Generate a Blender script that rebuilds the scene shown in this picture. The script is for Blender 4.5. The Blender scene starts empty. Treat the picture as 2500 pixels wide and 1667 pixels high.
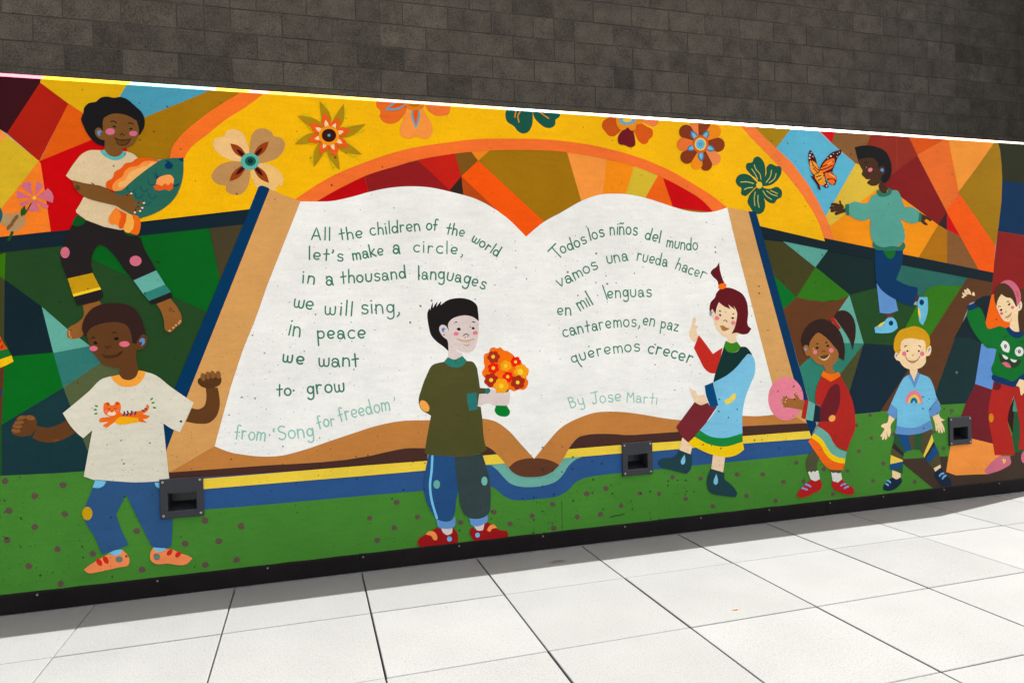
import bpy, bmesh, math, random
from mathutils import Vector, Matrix
from mathutils.geometry import tessellate_polygon

SC = bpy.context.scene
COL = SC.collection
rnd = random.Random(7)

# ------------------------------------------------------------------ camera
F_PX, W_PX, H_PX = 1689.63, 2500.0, 1667.0
CAM = Vector((-0.2233, -3.6050, 1.1827))
RX = Vector((0.95892955, -0.28218076, -0.02877734))     # camera right
DN = Vector((-0.03024404, -0.00084250, -0.99954219))    # camera down
FW = Vector((0.28202733, 0.95936089, -0.00934219))      # camera forward
cam_d = bpy.data.cameras.new("camera")
cam = bpy.data.objects.new("camera", cam_d)
COL.objects.link(cam)
cam_d.sensor_fit = 'HORIZONTAL'
cam_d.sensor_width = 36.0
cam_d.lens = 36.0 * F_PX / W_PX
cam_d.clip_start = 0.05
cam_d.clip_end = 2000
m = Matrix.Identity(4)
for i in range(3):
    m[i][0] = RX[i]; m[i][1] = -DN[i]; m[i][2] = -FW[i]; m[i][3] = CAM[i]
cam.matrix_world = m
SC.camera = cam

# ------------------------------------------------------------------ sky, sun, exposure
SUN = Vector((1.49, 0.285, 2.40)).normalized()          # towards the sun: right, a little behind the wall
elev = math.asin(SUN.z)
azim = math.atan2(SUN.x, SUN.y)                          # clockwise from +Y
world = bpy.data.worlds.new("World")
SC.world = world
world.use_nodes = True
wn = world.node_tree
bg = wn.nodes["Background"]
sky = wn.nodes.new("ShaderNodeTexSky")
sky.sky_type = 'NISHITA'
sky.sun_disc = False
sky.sun_elevation = elev
sky.sun_rotation = azim
sky.air_density = 0.7
sky.dust_density = 6.0
sky.ozone_density = 1.0
wb = wn.nodes.new("ShaderNodeVectorMath")                # camera white balance set for the shade
wb.operation = 'MULTIPLY'
wb.inputs[1].default_value = (1.01, 0.985, 0.91)
wn.links.new(sky.outputs[0], wb.inputs[0])
wn.links.new(wb.outputs[0], bg.inputs[0])
bg.inputs[1].default_value = 0.09
sun_d = bpy.data.lights.new("sun", 'SUN')
sun_d.energy = 3.15
sun_d.angle = math.radians(0.35)
sun_d.color = (1.0, 0.99, 0.98)
sun_o = bpy.data.objects.new("sun", sun_d)
COL.objects.link(sun_o)
sun_o.location = (6, 2, 12)
sun_o.rotation_euler = (-SUN).to_track_quat('-Z', 'Y').to_euler()
vs = SC.view_settings
vs.view_transform = 'Standard'
vs.look = 'None'
vs.exposure = 2.56
vs.gamma = 1.0
SC.cycles.max_bounces = 10
SC.cycles.diffuse_bounces = 6
SC.cycles.glossy_bounces = 3
SC.cycles.caustics_reflective = False
SC.cycles.caustics_refractive = False

# ------------------------------------------------------------------ tagging
def tag(o, label=None, cat=None, group=None, kind=None):
    if label: o['label'] = label
    if cat: o['category'] = cat
    if group: o['group'] = group
    if kind: o['kind'] = kind
    return o

def link_mesh(name, me, parent=None):
    o = bpy.data.objects.new(name, me)
    COL.objects.link(o)
    if parent: o.parent = parent
    return o

def bm_obj(name, bm, mats, parent=None):
    me = bpy.data.meshes.new(name)
    bm.to_mesh(me); bm.free()
    for mm in (mats if isinstance(mats, (list, tuple)) else [mats]):
        me.materials.append(mm)
    return link_mesh(name, me, parent)

def box(bm, x0, x1, y0, y1, z0, z1, mat=0, bevel=0.0):
    vs_ = [bm.verts.new(c) for c in ((x0,y0,z0),(x1,y0,z0),(x1,y1,z0),(x0,y1,z0),(x0,y0,z1),(x1,y0,z1),(x1,y1,z1),(x0,y1,z1))]
    fs = [bm.faces.new([vs_[i] for i in f]) for f in ((0,3,2,1),(4,5,6,7),(0,1,5,4),(1,2,6,5),(2,3,7,6),(3,0,4,7))]
    for f in fs: f.material_index = mat
    if bevel:
        es = set(e for f in fs for e in f.edges)
        r = bmesh.ops.bevel(bm, geom=list(es), offset=bevel, segments=1, affect='EDGES')
        for f in r['faces']: f.material_index = mat
    return fs

# ------------------------------------------------------------------ materials
def s2l(c):
    c = c / 255.0
    return c / 12.92 if c <= 0.04045 else ((c + 0.055) / 1.055) ** 2.4

def N(nt, t, **kw):
    n = nt.nodes.new(t)
    for k, v in kw.items(): setattr(n, k, v)
    return n

def math_n(nt, op, a, b=None, c=None):
    n = N(nt, 'ShaderNodeMath', operation=op)
    for i, v in enumerate((a, b, c)):
        if v is None: continue
        if isinstance(v, (int, float)): n.inputs[i].default_value = v
        else: nt.links.new(v, n.inputs[i])
    return n.outputs[0]

def mixc(nt, fac, a, b, blend='MIX'):
    n = N(nt, 'ShaderNodeMix', data_type='RGBA', blend_type=blend)
    for sock, v in ((n.inputs[0], fac), (n.inputs[6], a), (n.inputs[7], b)):
        if isinstance(v, (int, float)): sock.default_value = v
        elif isinstance(v, tuple): sock.default_value = v
        else: nt.links.new(v, sock)
    return n.outputs[2]

def maprange(nt, v, a, b, c, d):
    n = N(nt, 'ShaderNodeMapRange')
    nt.links.new(v, n.inputs[0])
    for i, q in enumerate((a, b, c, d)): n.inputs[i + 1].default_value = q
    return n.outputs[0]

# one node group for all mural paint: brushed pigment, concrete grain, pin holes
def make_paint_group():
    g = bpy.data.node_groups.new("mural_paint", 'ShaderNodeTree')
    g.interface.new_socket("Color", in_out='INPUT', socket_type='NodeSocketColor')
    g.interface.new_socket("Rough", in_out='INPUT', socket_type='NodeSocketFloat')
    g.interface.new_socket("Specular", in_out='INPUT', socket_type='NodeSocketFloat')
    g.interface.new_socket("BSDF", in_out='OUTPUT', socket_type='NodeSocketShader')
    gi = N(g, 'NodeGroupInput'); go = N(g, 'NodeGroupOutput')
    tc = N(g, 'ShaderNodeTexCoord')
    P = tc.outputs['Object']
    def noise(scale, detail=3, rough=0.6, vec=P):
        n = N(g, 'ShaderNodeTexNoise'); n.inputs['Scale'].default_value = scale
        n.inputs['Detail'].default_value = detail; n.inputs['Roughness'].default_value = rough
        g.links.new(vec, n.inputs['Vector']); return n
    cloud = noise(2.6, 4).outputs[0]
    brush_map = N(g, 'ShaderNodeMapping'); g.links.new(P, brush_map.inputs[0])
    brush_map.inputs['Rotation'].default_value = (0, 0.5, 0)
    brush_map.inputs['Scale'].default_value = (9, 9, 38)
    brush = noise(1.0, 3, 0.6, brush_map.outputs[0]).outputs[0]
    grain = noise(260, 2, 0.7).outputs[0]
    grain2 = noise(75, 3, 0.7).outputs[0]
    f = math_n(g, 'ADD', maprange(g, cloud, 0.3, 0.7, 0.91, 1.07), maprange(g, brush, 0.25, 0.75, -0.055, 0.055))
    f = math_n(g, 'ADD', f, maprange(g, grain, 0.25, 0.75, -0.09, 0.09))
    f = math_n(g, 'ADD', f, maprange(g, grain2, 0.3, 0.7, -0.035, 0.035))
    # pin holes
    wob = noise(60, 2)
    off = N(g, 'ShaderNodeVectorMath', operation='MULTIPLY_ADD')
    g.links.new(wob.outputs['Color'], off.inputs[0]); off.inputs[1].default_value = (0.012, 0, 0.012)
    g.links.new(P, off.inputs[2])
    def holes(scale, lo, rmax, dens_lo, dens_hi):
        v = N(g, 'ShaderNodeTexVoronoi'); v.voronoi_dimensions = '2D'
        sep = N(g, 'ShaderNodeSeparateXYZ'); g.links.new(off.outputs[0], sep.inputs[0])
        cmb = N(g, 'ShaderNodeCombineXYZ'); g.links.new(sep.outputs[0], cmb.inputs[0]); g.links.new(sep.outputs[2], cmb.inputs[1])
        g.links.new(cmb.outputs[0], v.inputs['Vector']); v.inputs['Scale'].default_value = scale
        sc = N(g, 'ShaderNodeSeparateColor'); g.links.new(v.outputs['Color'], sc.inputs[0])
        sz = N(g, 'ShaderNodeSeparateXYZ'); g.links.new(P, sz.inputs[0])
        dens = math_n(g, 'ADD', maprange(g, noise(1.7, 2).outputs[0], 0.35, 0.65, dens_lo, dens_hi), maprange(g, sz.outputs[2], 0.2, 2.2, 0.10, -0.05))
        r = math_n(g, 'SUBTRACT', sc.outputs[0], math_n(g, 'SUBTRACT', 1.0, dens))
        r = math_n(g, 'MAXIMUM', math_n(g, 'DIVIDE', r, 0.3), 0.0)
        r = math_n(g, 'MULTIPLY', math_n(g, 'MINIMUM', math_n(g, 'POWER', r, 1.6), 1.0), rmax)
        r = math_n(g, 'ADD', r, math_n(g, 'MULTIPLY', math_n(g, 'GREATER_THAN', r, 0.0), lo))
        return math_n(g, 'MULTIPLY', math_n(g, 'LESS_THAN', v.outputs['Distance'], r), math_n(g, 'GREATER_THAN', r, 0.001))
    h = math_n(g, 'MAXIMUM', holes(17, 0.03, 0.075, 0.0, 0.36), holes(47, 0.05, 0.10, -0.03, 0.20))
    cmul = N(g, 'ShaderNodeVectorMath', operation='SCALE')
    g.links.new(gi.outputs[0], cmul.inputs[0]); g.links.new(f, cmul.inputs['Scale'])
    hcol = mixc(g, 0.12, (0.022, 0.019, 0.014, 1), gi.outputs[0])
    col = mixc(g, math_n(g, 'MULTIPLY', h, 0.88), cmul.outputs[0], hcol)
    ht = math_n(g, 'SUBTRACT', math_n(g, 'ADD', math_n(g, 'MULTIPLY', grain2, 0.6), math_n(g, 'MULTIPLY', grain, 0.5)), math_n(g, 'MULTIPLY', h, 1.5))
    bump = N(g, 'ShaderNodeBump'); bump.inputs['Strength'].default_value = 0.35; bump.inputs['Distance'].default_value = 0.0012
    g.links.new(ht, bump.inputs['Height'])
    b = N(g, 'ShaderNodeBsdfPrincipled')
    g.links.new(col, b.inputs['Base Color']); g.links.new(bump.outputs[0], b.inputs['Normal'])
    g.links.new(gi.outputs[1], b.inputs['Roughness'])
    g.links.new(gi.outputs[2], b.inputs['Specular IOR Level'])
    g.links.new(b.outputs[0], go.inputs[0])
    return g
PAINT = make_paint_group()
_pm = {}
KP = 0.93
def paint(rgb, rough=0.6):
    key = (rgb, rough)
    if key in _pm: return _pm[key]
    mt = bpy.data.materials.new("paint_%d_%d_%d" % rgb)
    mt.use_nodes = True
    nt = mt.node_tree; nt.nodes.clear()
    g = N(nt, 'ShaderNodeGroup'); g.node_tree = PAINT
    g.inputs[0].default_value = tuple(min(0.88, (s2l(c) ** 1.05) * KP) for c in rgb) + (1,)
    g.inputs[1].default_value = rough
    g.inputs[2].default_value = 0.05 if rough > 0.5 else 0.6
    o = N(nt, 'ShaderNodeOutputMaterial')
    nt.links.new(g.outputs[0], o.inputs[0])
    _pm[key] = mt
    return mt

def simple(name, rgb, rough=0.6, metal=0.0, grain=0.12, scale=180, bump=0.2, attr=None, spots=0.0, blotch=0.15, bscale=6.0, spec=0.5):
    mt = bpy.data.materials.new(name); mt.use_nodes = True
    nt = mt.node_tree; b = nt.nodes['Principled BSDF']
    tc = N(nt, 'ShaderNodeTexCoord'); P = tc.outputs['Object']
    def noise(s, d=3):
        n = N(nt, 'ShaderNodeTexNoise'); n.inputs['Scale'].default_value = s; n.inputs['Detail'].default_value = d
        nt.links.new(P, n.inputs['Vector']); return n.outputs[0]
    n1 = noise(scale, 2); n2 = noise(bscale, 4)
    f = math_n(nt, 'ADD', maprange(nt, n1, 0.25, 0.75, 1 - grain, 1 + grain), maprange(nt, n2, 0.3, 0.7, -blotch, blotch))
    if attr:
        a = N(nt, 'ShaderNodeAttribute'); a.attribute_name = attr
        f = math_n(nt, 'MULTIPLY', f, a.outputs['Fac'])
    v = N(nt, 'ShaderNodeVectorMath', operation='SCALE'); v.inputs[0].default_value = rgb
    nt.links.new(f, v.inputs['Scale'])
    col = v.outputs[0]
    if spots:
        n3 = noise(scale * 0.55, 1)
        m_ = maprange(nt, n3, 0.68, 0.74, 0, spots)
        col = mixc(nt, m_, col, tuple(c * 0.35 for c in rgb) + (1,))
    nt.links.new(col, b.inputs['Base Color'])
    b.inputs['Roughness'].default_value = rough; b.inputs['Metallic'].default_value = metal; b.inputs['Specular IOR Level'].default_value = spec
    if bump:
        bp = N(nt, 'ShaderNodeBump'); bp.inputs['Strength'].default_value = bump; bp.inputs['Distance'].default_value = 0.002
        nt.links.new(math_n(nt, 'ADD', n1, n2), bp.inputs['Height']); nt.links.new(bp.outputs[0], b.inputs['Normal'])
    return mt

def tone_attr(o, tones):
    """one tone value per face, stored as a face attribute"""
    at = o.data.attributes.new("tone", 'FLOAT', 'FACE')
    at.data.foreach_set('value', tones)

# ------------------------------------------------------------------ ground and pavement
X_END, X_START, H_WALL, CH, THICK = 4.94, -4.2, 2.40, 0.0215, 0.26
FIX = [(-0.917, 'left'), (1.467, 'mid'), (3.847, 'right')]     # left edge of each wall light plate
FW_, FZ0, FZ1 = 0.19, 0.363, 0.550
OPEN = [(x + 0.033, x + 0.158, 0.396, 0.481) for x, _ in FIX]

bm = bmesh.new()
S_ = 400.0
vv = [bm.verts.new(c) for c in ((-S_, -S_, -0.06), (S_, -S_, -0.06), (S_, S_, -0.06), (-S_, S_, -0.06))]
bm.faces.new(vv)
gm = simple("dark_soil", (0.10, 0.09, 0.075), 0.95, grain=0.4, scale=60, bump=0.6)
tag(bm_obj("ground", bm, gm), kind='structure')

bm = bmesh.new(); tones = []
rows = [(-0.014, -0.5615)] + [(-0.5645 - 0.6 * k, -0.5645 - 0.6 * (k + 1) + 0.003) for k in range(16)]
for ri, (ya, yb) in enumerate(rows):
    for k in range(-9, 12):
        j = rnd.uniform(-0.0012, 0.0012)
        x0, x1 = 0.6 * k + 0.0028 + j, 0.6 * (k + 1) - 0.0028 + j
        dz = rnd.uniform(-0.0012, 0.0012)
        nb = len(bm.faces)
        fs = box(bm, x0, x1, yb + rnd.uniform(0, .0012), ya - rnd.uniform(0, .0012), -0.05, dz, 0, 0.0025)
        bm.faces.ensure_lookup_table()
        t = rnd.uniform(0.955, 1.04)
        tones += [t] * (len(bm.faces) - nb)
slab = simple("concrete_slab", (0.108, 0.110, 0.106), 0.85, grain=0.15, scale=170, bump=0.3, attr="tone", spots=0.4, blotch=0.045, bscale=3.0, spec=0.15)
nb = len(bm.faces)
for ax, ay, r in ((0.955, -0.225, 0.020), (0.985, -0.215, 0.026), (1.012, -0.222, 0.016), (2.328, -0.808, 0.004), (0.32, -0.62, 0.005), (-0.95, -0.38, 0.005)):
    q = [bm.verts.new((ax + r*rnd.uniform(.7, 1.3)*math.cos(6.283*i/9), ay + .5*r*rnd.uniform(.6, 1.3)*math.sin(6.283*i/9), 0.0019)) for i in range(9)]
    bm.faces.new(q).material_index = 1                    # rust marks and specks on the slabs
tones += [1.0] * (len(bm.faces) - nb)
rust = simple("rust_mark", (0.075, 0.048, 0.032), 0.9, grain=0.3, scale=120)
pav = bm_obj("pavement", bm, [slab, rust])
tone_attr(pav, tones)
tag(pav, kind='structure')

# ------------------------------------------------------------------ block wall behind
BY = 2.45
bm = bmesh.new(); tones = []
mw = 0.0045
for r in range(0, 42):
    z0 = -0.098 + 0.2 * r
    offx = -0.155 if (r % 2 == 0) else 0.045
    for k in range(-22, 42):
        xa = offx + 0.4 * k
        parts_ = [(xa, xa + 0.4)]
        if rnd.random() < 0.05: parts_ = [(xa, xa + 0.2), (xa + 0.2, xa + 0.4)]
        for (a, b_) in parts_:
            d = rnd.uniform(-0.0015, 0.0015)
            fs0 = len(bm.faces)
            v4 = [(a + mw, z0 + mw), (b_ - mw, z0 + mw), (b_ - mw, z0 + 0.2 - mw), (a + mw, z0 + 0.2 - mw)]
            e = 0.0018
            v5 = [(a + mw + e, z0 + mw + e), (b_ - mw - e, z0 + mw + e), (b_ - mw - e, z0 + 0.2 - mw - e), (a + mw + e, z0 + 0.2 - mw - e)]
            back = [bm.verts.new((x, BY + 0.012, z)) for x, z in v4]
            rim = [bm.verts.new((x, BY + 0.0018 + d, z)) for x, z in v4]
            fr = [bm.verts.new((x, BY + d, z)) for x, z in v5]
            bm.faces.new(fr)
            for i in range(4):
                jn = (i + 1) % 4
                bm.faces.new((rim[i], rim[jn], fr[jn], fr[i]))
                bm.faces.new((back[i], back[jn], rim[jn], rim[i]))
            t = max(0.7, min(1.25, rnd.gauss(0.98, 0.09)))
            if rnd.random() < 0.06: t *= 0.80
            tones += [t] * (len(bm.faces) - fs0)
n0 = len(bm.faces)
box(bm, -9.2, 17.2, BY + 0.0028, BY + 0.4, -0.06, 8.3, 1)
box(bm, 8.12, 8.5, 0.85, BY - 0.02, -0.06, 8.3, 0)          # unseen wing added on the right, blocks sky to darken the block wall
tones += [1.0] * (len(bm.faces) - n0)
bmesh.ops.recalc_face_normals(bm, faces=bm.faces[:])
blk = simple("dark_concrete_block", (0.076, 0.064, 0.046), 0.92, grain=0.42, scale=85, bump=0.7, attr="tone", spots=0.5, blotch=0.24, bscale=7.0, spec=0.15)
mor = simple("grey_mortar", (0.052, 0.044, 0.033), 0.95, grain=0.2, scale=150, bump=0.4)
bw = bm_obj("block_wall", bm, [blk, mor])
tone_attr(bw, tones)
tag(bw, "tall dark grey concrete block wall rising in shade behind the mural", "wall", kind="thing")

# ------------------------------------------------------------------ mural wall body
wall = bpy.data.objects.new("mural_wall", None)
COL.objects.link(wall)
tag(wall, "low concrete wall painted all over with a bright mural of children and an open book", "wall", kind="thing")

def cut_rects(bm, rects):
    for (x0, x1, z0, z1) in rects:
        for co, no in (((x0,0,0),(1,0,0)), ((x1,0,0),(1,0,0)), ((0,0,z0),(0,0,1)), ((0,0,z1),(0,0,1))):
            bmesh.ops.bisect_plane(bm, geom=bm.verts[:] + bm.edges[:] + bm.faces[:], plane_co=co, plane_no=no, dist=1e-7)
        kill = [f for f in bm.faces if x0 < f.calc_center_median().x < x1 and z0 < f.calc_center_median().z < z1]
        bmesh.ops.delete(bm, geom=kill, context='FACES')

con = simple("bare_concrete", (0.36, 0.35, 0.32), 0.9, grain=0.15, scale=90, bump=0.4)
bm = bmesh.new()
v = [bm.verts.new(c) for c in ((X_START, 0, -0.05), (X_END, 0, -0.05), (X_END, 0, H_WALL), (X_START, 0, H_WALL))]
bm.faces.new(v)
cut_rects(bm, OPEN)
T = H_WALL + CH
def quad(*pts, mi=0):
    f = bm.faces.new([bm.verts.new(p) for p in pts]); f.material_index = mi; return f
quad((X_START, CH, T), (X_END, CH, T), (X_END, THICK, T), (X_START, THICK, T))
quad((X_END, THICK, -0.05), (X_START, THICK, -0.05), (X_START, THICK, T), (X_END, THICK, T))
for x in (X_START, X_END):
    quad((x, 0, -0.05), (x, THICK, -0.05), (x, THICK, T), (x, CH, T), (x, 0, H_WALL))
bm_obj("concrete_core", bm, con, wall)

# ------------------------------------------------------------------ mural drawing kit
CROPS = {'A': (0,100,600/2352), 'B': (500,150,600/2352), 'C': (1000,200,600/2352), 'D': (1500,250,600/2352),
 'E': (1950,280,550/2350), 'F': (0,400,600/2352), 'G': (0,700,600/2352), 'H': (0,1050,600/2352), 'I': (400,700,600/2352),
 'J': (950,680,600/2352), 'K': (900,980,600/2352), 'L': (1450,600,600/2352), 'M': (1500,850,600/2352), 'N': (2000,500,500/2352),
 'O': (1900,740,600/2352), 'Q': (1900,900,600/2352), 'T': (720,520,540/2352), 'U': (1320,520,450/2352), 'V': (1320,740,450/2352)}
cur = ['A']
def X(c): cur[0] = c
def on_wall(u, v):
    """point of the wall face (x, z) seen at pixel u, v of the 2500 x 1667 photograph"""
    d = FW * F_PX + RX * (u - W_PX / 2) + DN * (v - H_PX / 2)
    t = -CAM.y / d.y
    p = CAM + d * t
    return (p.x, p.z)
def pt(x, y, c=None):
    ox, oy, s = CROPS[c or cur[0]]
    return on_wall(ox + x * s, oy + y * s)
def parse(s):
    c = cur[0]; out = []
    for tok in s.split():
        if ':' in tok:
            c, tok = tok.split(':')
            if not tok: continue
        cor = tok.endswith('!')
        a, b = tok.rstrip('!').split(',')
        out.append((pt(float(a), float(b), c), cor))
    return out
def catmull(P, closed=True, sub=5):
    n = len(P); out = []
    rng = range(n) if closed else range(n - 1)
    for i in rng:
        p1, c1 = P[i]; p2, c2 = P[(i + 1) % n]
        p0 = p1 if (c1 or (not closed and i == 0)) else P[i - 1][0]
        p3 = p2 if (c2 or (not closed and i == n - 2)) else P[(i + 2) % n][0]
        d01 = math.dist(p0, p1); d12 = math.dist(p1, p2); d23 = math.dist(p2, p3)
        if d12 < 1e-6: continue
        def tan(pa, pb, pc, da, db):
            if da < 1e-9: return ((pc[0]-pb[0]), (pc[1]-pb[1]))
            if db < 1e-9: return ((pb[0]-pa[0]), (pb[1]-pa[1]))
            return tuple(((pb[k]-pa[k])/da*db + (pc[k]-pb[k])/db*da) / (da+db) * d12 for k in (0, 1))
        m1 = tan(p0, p1, p2, d01, d12) if d01 > 1e-9 else (p2[0]-p1[0], p2[1]-p1[1])
        m2 = tan(p1, p2, p3, d12, d23) if d23 > 1e-9 else (p2[0]-p1[0], p2[1]-p1[1])
        for k in range(sub):
            t = k / sub; t2 = t*t; t3 = t2*t
            out.append(tuple((2*t3-3*t2+1)*p1[j] + (t3-2*t2+t)*m1[j] + (-2*t3+3*t2)*p2[j] + (t3-t2)*m2[j] for j in (0, 1)))
    if not closed: out.append(P[-1][0])
    return out

LAYER = 0.00010
placed = []      # (bbox, level) of what is already painted
def level(pts):
    x0 = min(p[0] for p in pts); x1 = max(p[0] for p in pts); z0 = min(p[1] for p in pts); z1 = max(p[1] for p in pts)
    l = 1
    for (a, b, c, d, q) in placed:
        if a < x1 and b > x0 and c < z1 and d > z0 and q >= l: l = q + 1
    placed.append((x0, x1, z0, z1, l))
    return l

parts = []       # [name, label, {sub-name key: [(verts, faces, rgb)]}]
now = [None, '']
def part(name, label=None):
    parts.append([name, label, {'': []}]); now[0] = parts[-1]; now[1] = ''
def back_to(name_label):
    for p in parts:
        if p[1] == name_label: now[0] = p; now[1] = ''
def sub(name):
    """start (or return to) a sub-part; a trailing #n keeps two of a kind apart"""
    now[1] = name
    now[0][2].setdefault(name, [])
def emit(verts, faces, rgb):
    now[0][2][now[1]].append((verts, faces, rgb))
def fill(rgb, pts):
    q = [pts[0]]
    for p in pts[1:]:
        if math.dist(p, q[-1]) > 1e-5: q.append(p)
    if math.dist(q[0], q[-1]) < 1e-5: q.pop()
    y = -LAYER * level(q)
    tris = tessellate_polygon([[Vector((p[0], p[1], 0)) for p in q]])
    emit([(p[0], y, p[1]) for p in q], [tuple(t) for t in tris], rgb)
def poly(rgb, s): fill(rgb, [p for p, _ in parse(s)])
def blob(rgb, s): fill(rgb, catmull(parse(s)))
def ell(rgb, cx, cy, rx, ry, rot=0, n=22):
    r = math.radians(rot); cr, sr = math.cos(r), math.sin(r)
    fill(rgb, [pt(cx + rx*math.cos(a)*cr - ry*math.sin(a)*sr, cy + rx*math.cos(a)*sr + ry*math.sin(a)*cr)
               for a in (2*math.pi*i/n for i in range(n))])
def ribbon(rgb, P, w):
    """a brush stroke of width w (metres) along wall points"""
    n = len(P)
    if n < 2: return
    base = level([(p[0]-w/2, p[1]-w/2) for p in P] + [(p[0]+w/2, p[1]+w/2) for p in P])
    verts = []; faces = []
    def y(i): return -LAYER * (base - 0.35 + 0.7 * i / n)
    dirs = []
    for i in range(n):
        a = P[max(0, i-1)]; b = P[min(n-1, i+1)]
        d = (b[0]-a[0], b[1]-a[1]); L = math.hypot(*d) or 1
        dirs.append((d[0]/L, d[1]/L))
    for i in range(n):
        nx, nz = -dirs[i][1], dirs[i][0]
        verts += [(P[i][0]+nx*w/2, y(i), P[i][1]+nz*w/2), (P[i][0]-nx*w/2, y(i), P[i][1]-nz*w/2)]
        if i: faces += [(2*i-2, 2*i-1, 2*i+1, 2*i)]
    for i, s in ((0, 1), (n-1, -1)):            # round ends
        a0 = math.atan2(dirs[i][1], dirs[i][0]) + math.pi/2
        k0 = len(verts)
        verts.append((P[i][0], y(i), P[i][1]))
        prev = 2*i if s == 1 else 2*i+1
        last = 2*i+1 if s == 1 else 2*i
        a0 = a0 if s == 1 else a0 - math.pi
        for k in range(1, 5):
            a = a0 + math.pi*k/5
            verts.append((P[i][0]+math.cos(a)*w/2, y(i), P[i][1]+math.sin(a)*w/2))
            faces.append((k0, prev, len(verts)-1)); prev = len(verts)-1
        faces.append((k0, prev, last))
    emit(verts, faces, rgb)
def px2m(w):
    """brush width in crop pixels -> metres at the middle of the crop"""
    a = pt(1100, 800); b = pt(1100, 800 + w)
    return math.dist(a, b)
def line(rgb, w, s): ribbon(rgb, catmull(parse(s), False, 5), px2m(w))
def leaf(rgb, x0, y0, x1, y1, w, bend=0.0, fat=0.5):
    """pointed leaf from a base to a tip"""
    dx, dy = x1-x0, y1-y0; L = math.hypot(dx, dy); nx, ny = -dy/L, dx/L
    A = []; B = []
    for i in range(9):
        t = i/8
        h = (math.sin(math.pi * t ** (math.log(0.5)/math.log(fat))))*w/2
        o = bend*L*math.sin(math.pi*t)
        A.append((x0+dx*t+nx*(o+h), y0+dy*t+ny*(o+h))); B.append((x0+dx*t+nx*(o-h), y0+dy*t+ny*(o-h)))
    fill(rgb, [pt(*p) for p in A + B[::-1][1:-1]])
def petal(rgb, x0, y0, x1, y1, w):
    """rounded petal, narrow at the base"""
    dx, dy = x1-x0, y1-y0; L = math.hypot(dx, dy); ux, uy = dx/L, dy/L; nx, ny = -uy, ux
    r = w/2; out = [(x0+nx*w*.12, y0+ny*w*.12)]
    cx, cy = x0+ux*(L-r), y0+uy*(L-r)
    for i in range(11):
        a = math.pi/2 - math.pi*i/10
        out.append((cx + nx*r*math.sin(a) + ux*r*math.cos(a), cy + ny*r*math.sin(a) + uy*r*math.cos(a)))
    out.append((x0-nx*w*.12, y0-ny*w*.12))
    fill(rgb, [pt(*p) for p in out])
def scal(rgb, cx, cy, r, n, depth=0.16, ph=0.0, sq=1.0):
    fill(rgb, [pt(cx + r*(1-depth+depth*abs(math.cos(n*a/2)))*math.cos(a+ph), cy + sq*r*(1-depth+depth*abs(math.cos(n*a/2)))*math.sin(a+ph))
               for a in (2*math.pi*i/(n*8) for i in range(n*8))])

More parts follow.
